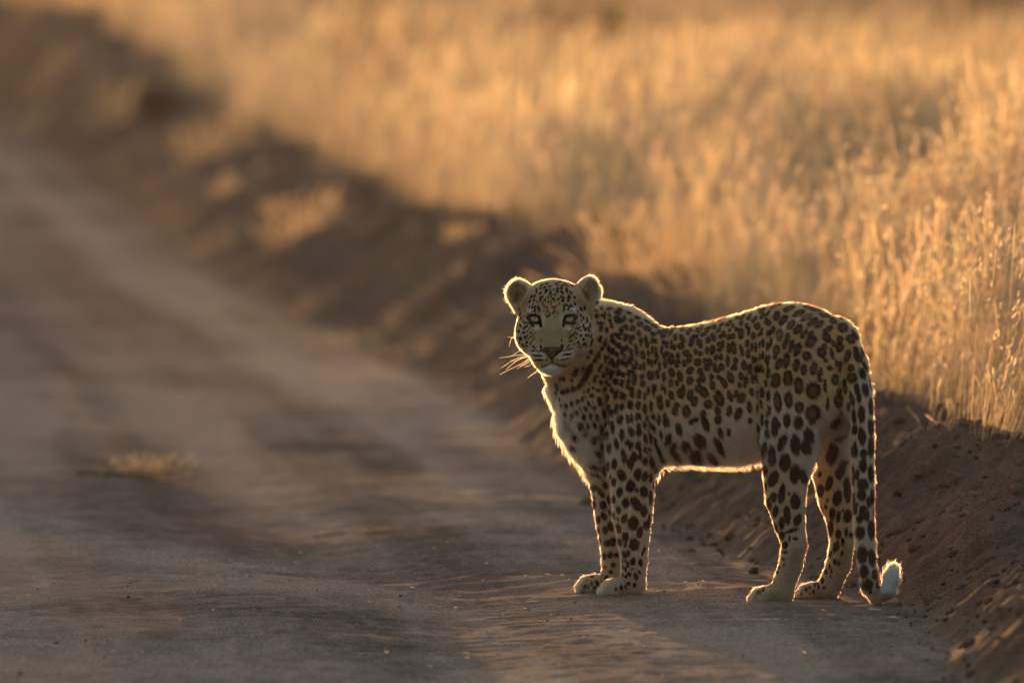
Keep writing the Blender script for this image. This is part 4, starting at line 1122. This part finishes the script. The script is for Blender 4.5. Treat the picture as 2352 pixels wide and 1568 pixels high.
gp, gr_, gcol_ = [], [], []
for zlo, zhi, dens, rs, hm in ((19, 30, 1500, 1.0, .62), (30, 46, 850, 1.4, .66), (46, 72, 330, 2.0, .70), (72, 142, 130, 3.2, .75)):
    base, sb, cl_ = scatter(zlo, zhi, dens)
    n = len(base)
    hgt = hm * (.60 + .40 * sstep(1.0, 1.7, sb)) * rng.uniform(.30, 1.3, n) * (.55 + .95 * cl_)
    a_, b_, c_ = grass_strands(base, hgt, np.full(n, rs))
    big = fbm(base[:, 0] * .9 + .4 * base[:, 1] + 3, base[:, 1] * .45 - .3 * base[:, 0], 3)
    c_ = c_ * ((.62 + .6 * sstep(.35, .65, big)) * (1 - .35 * sstep(60, 95, base[:, 1] + 20)))[:, None]  # tone varies by clump; far grass darkened, its weaker light put into the colour
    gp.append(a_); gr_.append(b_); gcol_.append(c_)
    # spikelets hanging round the upper stems, catching the light
    if zlo < 46:
        m_ = 5
        ks = rng.random(n) < (.5 if zlo < 30 else .3)
        T_ = a_[ks][:, 3:6]; nk = len(T_)
        f_ = rng.random((nk, m_)) * 2; i0 = np.minimum(f_.astype(int), 1); fr = (f_ - i0)[..., None]
        ctr = np.take_along_axis(T_, i0[..., None], 1) * (1 - fr) + np.take_along_axis(T_, i0[..., None] + 1, 1) * fr
        off_ = rng.normal(0, .010, (nk, m_, 3)); ctr = (ctr + off_).reshape(-1, 3)
        d_ = rng.normal(0, .35, ctr.shape) + np.array([.3, 0, 1.0]); d_ /= np.linalg.norm(d_, axis=1)[:, None]
        ln_ = rng.uniform(.008, .020, len(ctr)) * (1 if zlo < 30 else 1.5)
        sp = ctr[:, None] + d_[:, None] * ln_[:, None, None] * np.linspace(-.5, .5, 6)[None, :, None]
        gp.append(sp); gr_.append(np.array([.3, 1, 1.25, 1, .7, .1])[None] * rng.uniform(.0012, .0026, (len(ctr), 1)) * (1 if zlo < 30 else 1.5))
        gcol_.append(np.array([.90, .78, .58])[None] * rng.uniform(.6, 1.0, (len(ctr), 1)))
    # leaves: shorter, wider, arching
    k = rng.random(n) < .35
    a_, b_, c_ = grass_strands(base[k] + np.c_[rng.normal(0, .02, (k.sum(), 2)), np.zeros(k.sum())], hgt[k] * .62, np.full(k.sum(), rs * 1.6), head=False)
    a_[:, 3:, 2] -= (a_[:, 3:, 2] - a_[:, :1, 2]) * np.array([.05, .18, .34])[None]
    a_[:, :, :2] = a_[:, :1, :2] + (a_[:, :, :2] - a_[:, :1, :2]) * 1.35
    gp.append(a_); gr_.append(b_); gcol_.append(c_ * .9)
# unseen taller grass added on the left verge to keep the low sun off the road
n = 110000
qz = rng.uniform(30, 185, n); qx = np.interp(qz, EZ, EX) - rng.uniform(4.3, 7.4, n)
k = rng.random(n) < (.25 + 1.0 * sstep(.40, .60, fbm(qx * 1.1, qz * .5, 3)))
qx, qz = qx[k], qz[k]; n = len(qx)
a_, b_, c_ = grass_strands(np.stack([qx, qz - 20, ground_h(qx, qz - 20, False)], -1), rng.uniform(.55, 1.35, n) * (1 + .2 * sstep(85, 110, qz)), np.where(qz > 120, 3.4, 2.2))
gp.append(a_); gr_.append(b_); gcol_.append(c_)
gp = np.concatenate(gp); gr_ = np.concatenate(gr_); gcol_ = np.concatenate(gcol_)
print('grass strands', len(gp))
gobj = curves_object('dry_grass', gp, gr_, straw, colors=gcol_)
tag(gobj, kind='stuff')
del gp, gr_, gcol_

# ------------------------------------------------------------------ small things on the road, the bank and in the grass
def ground_at(px_, py_):
    """World point of the terrain seen at a photo position."""
    o = np.array([0, -20, CAM_H]); d = P(px_, py_, 0) - o
    t = np.linspace(.7, 6, 1400)[:, None]
    q = o + d * t
    below = np.nonzero(q[:, 2] < ground_h(q[:, 0], q[:, 1]))[0]
    return q[below[0]] if len(below) else q[-1]


def clod_mesh(name, r, seed, squash=.75, mat=soil, col_=(.15, .10, .07)):
    rg = np.random.default_rng(seed)
    bm_v, bm_f = revolve_ball(r, r * rg.uniform(.8, 1.1), r * squash, 20, 14)
    n_ = vnoise3(bm_v / r * 1.3 + seed * 3.7) - .5
    n2_ = vnoise3(bm_v / r * 4 + seed) - .5
    bm_v = bm_v * (1 + .7 * n_ + .45 * n2_)[:, None]
    return bm_v, bm_f, np.tile(np.array(col_), (len(bm_v), 1)) * (1 + .5 * n2_)[:, None]


def place_clod(name, px_, py_, wpx, seed, label, cat, group=None, squash=.75, col_=(.15, .10, .07)):
    g_ = ground_at(px_, py_)
    r = wpx / 2 * (g_[1] + 20) / FPX
    v_, f_, c_ = clod_mesh(name, r, seed, squash, col_=col_)
    o = mesh_object(name, v_, f_, soil, colors=c_)
    o.location = (g_[0], g_[1], g_[2] + r * squash * (.55 if name == 'stone' else .15))
    o.rotation_euler[2] = seed * 1.3
    return tag(o, label, cat, group)


place_clod('stone', 1732, 1318, 25, 3, 'small round dark stone on the road in front of the near hind paw', 'stone', squash=.85, col_=(.10, .068, .045))
place_clod('earth_clod', 1348, 1166, 44, 5, 'brown clod of earth on the road behind the left edge of the front legs', 'clod', squash=.9)
place_clod('earth_clod', 1588, 1272, 30, 8, 'low clod at the foot of the bank between front and hind legs', 'clod')
place_clod('earth_clod', 2345, 1118, 60, 11, 'large rounded clod on the bank crest at the right edge of the photo', 'clod', squash=.6)
place_clod('earth_clod', 2210, 1112, 78, 12, 'long flat clod on the bank slope, up and right of the white tail tip', 'clod', squash=.45)
place_clod('earth_clod', 2065, 1232, 66, 14, 'broad clod of earth on the bank just right of the hanging tail', 'clod', squash=.7)
place_clod('earth_clod', 2110, 1262, 46, 15, 'blocky clod on the bank above the curled tail tip', 'clod', squash=.7)
place_clod('earth_mound', 362, 262, 95, 17, 'dark rounded lump of earth standing on the far bank, top left of the photo', 'mound', squash=1.5, col_=(.085, .06, .045))
for i, (a, b, w_) in enumerate([(1960, 1425, 12), (2140, 1390, 16), (2205, 1350, 22), (2262, 1300, 18), (2190, 1210, 20), (2300, 1230, 26), (2245, 1170, 16), (2128, 1120, 14),
                                (2290, 1060, 24), (2262, 1068, 16), (2320, 1050, 20), (2225, 1450, 20), (2300, 1400, 24), (2180, 1500, 14), (2090, 1330, 14), (1612, 1240, 14),
                                (1655, 1290, 12), (1700, 1265, 16), (1560, 1200, 14), (1640, 1190, 18), (1690, 1215, 14), (2100, 1010, 18), (2150, 985, 16), (2052, 1075, 14),
                                (2230, 1550, 26), (2310, 1520, 30), (2160, 1440, 12), (2075, 1470, 10), (1875, 1260, 16), (1880, 1180, 12)]):
    place_clod('small_clod', a, b, w_, 30 + i, 'crumb of earth, one of many small clods scattered over the bank', 'clod', 'small clods scattered over the bank')


def tuft(name, px_, py_, hgt_px, n, label, cat='grass tuft', group=None, spread=.35, lean=(.15, 0), green=0.0, seed=0):
    g_ = ground_at(px_, py_)
    sc_ = (g_[1] + 20) / FPX
    H_ = hgt_px * sc_
    rg = np.random.default_rng(seed + 100)
    b_ = np.c_[rg.normal(0, H_ * spread * .45, n), rg.normal(0, H_ * spread * .6, n), np.zeros(n)]
    b_[:, 2] = ground_h(b_[:, 0] + g_[0], b_[:, 1] + g_[1], False) - g_[2] - .01
    a_, r_, c_ = grass_strands(b_, H_ * rg.uniform(.35, 1.1, n), np.full(n, max(.7, sc_ * 900)), lean, rg)
    a_[:, :, :2] += (b_[:, None, :2] * 1.1) * np.array([0, .1, .3, .5, .6, .7])[None, :, None]
    if green: c_ = c_ * (1 - green) + np.array([.10, .10, .045]) * green
    o = curves_object(name, a_, r_, straw, colors=np.clip(c_, .02, .9))
    o.location = g_
    return tag(o, label, cat, group)


BG = 'dry tufts growing on the bank'
tuft('grass_tuft', 680, 545, 120, 90, 'pale dry tuft on the middle of the dark bank, left of the leopard', group=BG, seed=1, spread=.6)
tuft('grass_tuft', 470, 360, 110, 70, 'blurred tan tuft on the far bank below the dark earth lump', group=BG, seed=2, spread=.6)
tuft('grass_tuft', 272, 290, 110, 60, 'blurred golden tuft on the bank left of the dark earth lump', group=BG, seed=3, spread=.5)
tuft('grass_tuft', 95, 215, 90, 60, 'golden blurred tuft in the top left corner of the bank', group=BG, seed=4, spread=.6)
tuft('grass_tuft', 60, 320, 60, 40, 'small tuft low on the far bank at the left edge of the photo', group=BG, seed=5, spread=.5)
tuft('grass_tuft', 515, 445, 55, 40, 'short tuft near the foot of the bank, left of the pale dry tuft', group=BG, seed=6, spread=.6)
tuft('grass_tuft', 1050, 545, 50, 40, 'short dry tuft on the bank above and left of the left ear', group=BG, seed=7, spread=.6)
tuft('grass_tuft', 790, 790, 40, 26, 'sparse low tuft where the bank meets the road, left of the leopard', group=BG, seed=8, spread=.8)
tuft('grass_tuft', 1480, 640, 190, 200, 'big tan clump at the field edge, above and right of the right ear', 'grass tuft', 'dry clumps along the field edge', seed=9, spread=.8)
tuft('grass_tuft', 1650, 700, 170, 150, 'blurred clump at the field edge above the middle of the back', 'grass tuft', 'dry clumps along the field edge', seed=10, spread=.7)
tuft('weed_plant', 2065, 905, 175, 60, 'dark greenish weed behind the rump at the edge of the dry grass', 'weed', seed=11, spread=.25, green=.75)
tuft('grass_tuft', 2140, 935, 200, 110, 'sharp golden tuft right of the dark weed behind the rump', 'grass tuft', 'dry clumps along the field edge', seed=12, spread=.5, lean=(.5, 0))
tuft('grass_tuft', 2235, 965, 170, 110, 'leaning golden tuft second from the right edge of the photo', 'grass tuft', 'dry clumps along the field edge', seed=13, spread=.5, lean=(.55, 0))
tuft('grass_tuft', 2330, 1000, 190, 120, 'leaning golden tuft cut off by the right edge of the photo', 'grass tuft', 'dry clumps along the field edge', seed=14, spread=.5, lean=(.5, 0))

# fine dry rootlets and bents lying over the bank near the leopard
n = 150
rx_ = rng.uniform(.35, 1.45, n); ry_ = rng.uniform(-2.6, 3.0, n)
sb_ = bank_s(rx_, ry_); k = (sb_ > .05) & (sb_ < 1.0)
rx_, ry_ = rx_[k], ry_[k]; n = len(rx_)
az = rng.uniform(0, 2 * math.pi, n); ln = rng.uniform(.02, .06, n)
s6 = np.linspace(0, 1, 6)
q = np.zeros((n, 6, 3))
wob = rng.normal(0, .012, (n, 2)); arch = rng.uniform(.004, .022, n)
q[:, :, 0] = rx_[:, None] + np.cos(az)[:, None] * ln[:, None] * s6 + wob[:, :1] * np.sin(s6 * 5)
q[:, :, 1] = ry_[:, None] + np.sin(az)[:, None] * ln[:, None] * s6 + wob[:, 1:] * np.sin(s6 * 4)
q[:, :, 2] = ground_h(q[:, :, 0], q[:, :, 1], False) + .003 + arch[:, None] * np.sin(s6 * math.pi) 
ro = curves_object('dry_rootlets', q, np.full((n, 6), .0004) * np.array([1, 1, 1, .8, .6, .3]), straw, colors=np.array([.42, .30, .18]) * rng.uniform(.5, 1.3, (n, 1)))
tag(ro, kind='stuff')

# the flattened clump of dead grass on the road
g_ = ground_at(300, 1098)
n1, n2 = 300, 170
rg = np.random.default_rng(5)
bx_ = np.r_[rg.uniform(-.13, .05, n1), rg.normal(.03, .045, n2)]
by_ = np.r_[rg.normal(0, .02, n1), rg.normal(0, .03, n2)]
hh2 = np.r_[rg.uniform(.008, .03, n1), rg.uniform(.02, .085, n2)]
a_, r_, c_ = grass_strands(np.c_[bx_, by_, np.zeros(n1 + n2) - .004], hh2, np.full(n1 + n2, .8), (.0, 0), rg)
run = np.r_[rg.normal(0, .05, n1), rg.normal(.02, .03, n2)]
a_[:, :, 0] += run[:, None] * np.array([0, .2, .5, .8, .9, 1.0])[None]
c_ = c_ * np.r_[np.full(n1, .12), np.full(n2, .8)][:, None]
cl_o = curves_object('dead_grass_clump', a_, r_, straw, colors=c_)
cl_o.location = g_
tag(cl_o, 'flattened clump of dead grass and twigs lying on the road at the left', 'grass clump')

# specks of chaff and grit on the road
n = 420
px_ = rng.uniform(-1.25, .75, n); py_ = rng.uniform(-3.3, 1.2, n)
k = bank_s(px_, py_) < -.02; px_, py_ = px_[k], py_[k]; n = len(px_)
q = np.zeros((n, 4, 3)); az = rng.uniform(0, 2 * math.pi, n); ln = rng.uniform(.003, .012, n)
s4 = np.linspace(-.5, .5, 4)
q[:, :, 0] = px_[:, None] + np.cos(az)[:, None] * ln[:, None] * s4
q[:, :, 1] = py_[:, None] + np.sin(az)[:, None] * ln[:, None] * s4
q[:, :, 2] = ground_h(q[:, :, 0], q[:, :, 1]) + .0025 + .002 * s4[None] * rng.uniform(-1, 1, (n, 1))
chaff = curves_object('straw_chaff', q, np.tile(np.array([.0007, .0012, .0012, .0006]), (n, 1)) * rng.uniform(.6, 1.3, (n, 1)), straw, colors=np.array([.62, .46, .27]) * rng.uniform(.4, 1.2, (n, 1)))
tag(chaff, kind='stuff')
n = 3000
px_ = rng.uniform(-1.3, .9, n); py_ = rng.uniform(-3.4, 2.2, n)
dn = fbm(px_ * 1.2 + 3, py_ * .9, 3)
k = (bank_s(px_, py_) < .5) & (rng.random(n) < sstep(.42, .65, dn) + .12 + .6 * (bank_s(px_, py_) > -.12)); px_, py_ = px_[k], py_[k]; n = len(px_)
v0, f0, c0_ = clod_mesh('grit', 1.0, 77, .8)
v0, f0 = revolve_ball(1, 1, .8, 6, 4)
sz = rng.gamma(1.6, .0006, n).clip(.0008, .0048)
gz = ground_h(px_, py_)
V = v0[None] * sz[:, None, None] * (1 + .5 * (rng.random((n, len(v0), 1)) - .5)) + np.stack([px_, py_, gz + sz * .35], -1)[:, None, :]
Fq = f0[None] + (np.arange(n) * len(v0))[:, None, None]
cc = np.repeat(np.array([.12, .088, .065])[None] * rng.uniform(1.0, 2.2, (n, 1)), len(v0), 0)
tag(mesh_object('grit', V.reshape(-1, 3), Fq.reshape(-1, 4), soil, colors=cc), kind='stuff')


# crumbled earth over the bank
n = 9000
px_ = rng.uniform(.2, 1.6, n); py_ = rng.uniform(-3.2, 4.5, n)
sb_ = bank_s(px_, py_)
k = (sb_ > -.05) & (sb_ < 1.1) & (rng.random(n) < .25 + sstep(.45, .6, fbm(px_ * 4, py_ * 3, 3))); px_, py_ = px_[k], py_[k]; n = len(px_)
v0, f0 = revolve_ball(1, 1, .8, 7, 5)
sz = rng.gamma(1.5, .0024, n).clip(.0018, .020)
gz = ground_h(px_, py_)
jit = 1 + .7 * (rng.random((n, len(v0), 1)) - .5)
V = v0[None] * sz[:, None, None] * jit + np.stack([px_, py_, gz + sz * .25], -1)[:, None, :]
Fq = f0[None] + (np.arange(n) * len(v0))[:, None, None]
cc = np.repeat(np.array([.145, .10, .07])[None] * rng.uniform(.6, 1.5, (n, 1)), len(v0), 0)
tag(mesh_object('bank_crumbs', V.reshape(-1, 3), Fq.reshape(-1, 4), soil, colors=cc, smooth=False), kind='stuff')

# shrubs standing in the grass far behind
leafm, nt, out = new_mat('shrub_leaf')
df = nt.nodes.new('ShaderNodeBsdfDiffuse'); df.inputs['Color'].default_value = (.12, .10, .055, 1)
tr = nt.nodes.new('ShaderNodeBsdfTranslucent'); tr.inputs['Color'].default_value = (.16, .12, .05, 1)
mx_ = nt.nodes.new('ShaderNodeMixShader'); mx_.inputs[0].default_value = .35
nt.links.new(df.outputs[0], mx_.inputs[1]); nt.links.new(tr.outputs[0], mx_.inputs[2]); nt.links.new(mx_.outputs[0], out.inputs['Surface'])
bark, nt, out = new_mat('shrub_bark')
pr = nt.nodes.new('ShaderNodeBsdfPrincipled'); pr.inputs['Base Color'].default_value = (.09, .065, .045, 1); pr.inputs['Roughness'].default_value = .9
nt.links.new(pr.outputs[0], out.inputs['Surface'])


def shrub(px_, Z, H_, W_, seed, label):
    rg = np.random.default_rng(seed)
    x0 = (px_ - 1176) / FPX * Z; y0 = Z - 20
    z0 = float(ground_h(np.array([x0]), np.array([y0]), False)[0])
    e = bpy.data.objects.new('shrub', None); COL.objects.link(e); e.location = (x0, y0, z0)
    tag(e, label, 'shrub', 'low shrubs in the far grass')
    VS, FS, off = [], [], 0
    tips = []
    for b in range(9):
        a = rg.uniform(0, 2 * math.pi); r = rg.uniform(.25, 1) * W_ / 2
        end = np.array([math.cos(a) * r, math.sin(a) * r, H_ * rg.uniform(.55, .95)])
        path = bez([(0, 0, -.05), tuple(end * [.35, .35, .5] + rg.normal(0, .03, 3)), tuple(end)], 7)
        v_, f_ = tube(path, np.linspace(.016, .004, 7), 5)
        VS.append(v_); FS.append(f_ + off); off += len(v_)
        tips += [path[3:][rg.integers(0, 4)] + rg.normal(0, .07, 3) for _ in range(70)]
    mesh_object('stem', np.concatenate(VS), np.concatenate(FS), bark, e)
    tips = np.array(tips)
    nl = len(tips) * 5
    c_ = np.repeat(tips, 5, 0) + rg.normal(0, .05, (nl, 3)); c_[:, 2] = np.maximum(c_[:, 2], .05)
    u = rg.normal(0, 1, (nl, 3)); u /= np.linalg.norm(u, axis=1)[:, None]
    w_ = np.cross(u, rg.normal(0, 1, (nl, 3))); w_ /= np.linalg.norm(w_, axis=1)[:, None]
    sz_ = rg.uniform(.012, .026, (nl, 1))
    V_ = np.stack([c_ - u * sz_, c_ + w_ * sz_ * .5, c_ + u * sz_, c_ - w_ * sz_ * .5], 1)
    mesh_object('foliage', V_.reshape(-1, 3), np.arange(nl * 4).reshape(-1, 4), leafm, e, smooth=False)


shrub(870, 60, .95, .55, 1, 'low olive shrub blurred in the grass right of the dark earth lump')
shrub(1385, 54, 1.0, .9, 2, 'grey-green shrub blurred in the far grass above the leopard\'s head')
shrub(1740, 72, 1.15, 1.1, 3, 'blurred shrub in the far grass straight above the rump')
shrub(2230, 66, 1.1, 1.0, 4, 'blurred shrub in the far grass near the top right corner')

# ------------------------------------------------------------------ dusty air
hz_me = bpy.data.meshes.new('haze')
x0, x1, y0, y1, z0, z1 = -120, 120, -24, 300, -1.6, 4.6
hz_v = [(x, y, z) for x in (x0, x1) for y in (y0, y1) for z in (z0, z1)]
hz_me.from_pydata(hz_v, [], [(0, 1, 3, 2), (4, 6, 7, 5), (0, 4, 5, 1), (2, 3, 7, 6), (0, 2, 6, 4), (1, 5, 7, 3)])
hz_o = bpy.data.objects.new('haze', hz_me); COL.objects.link(hz_o)
hm, nt, out = new_mat('dusty_air')
pv = nt.nodes.new('ShaderNodeVolumePrincipled')
pv.inputs['Density'].default_value = .00016
pv.inputs['Anisotropy'].default_value = .55
pv.inputs['Color'].default_value = (.95, .88, .80, 1)
nt.links.new(pv.outputs[0], out.inputs['Volume'])
hz_me.materials.append(hm)
tag(hz_o, kind='stuff')
scene.cycles.volume_bounces = 0
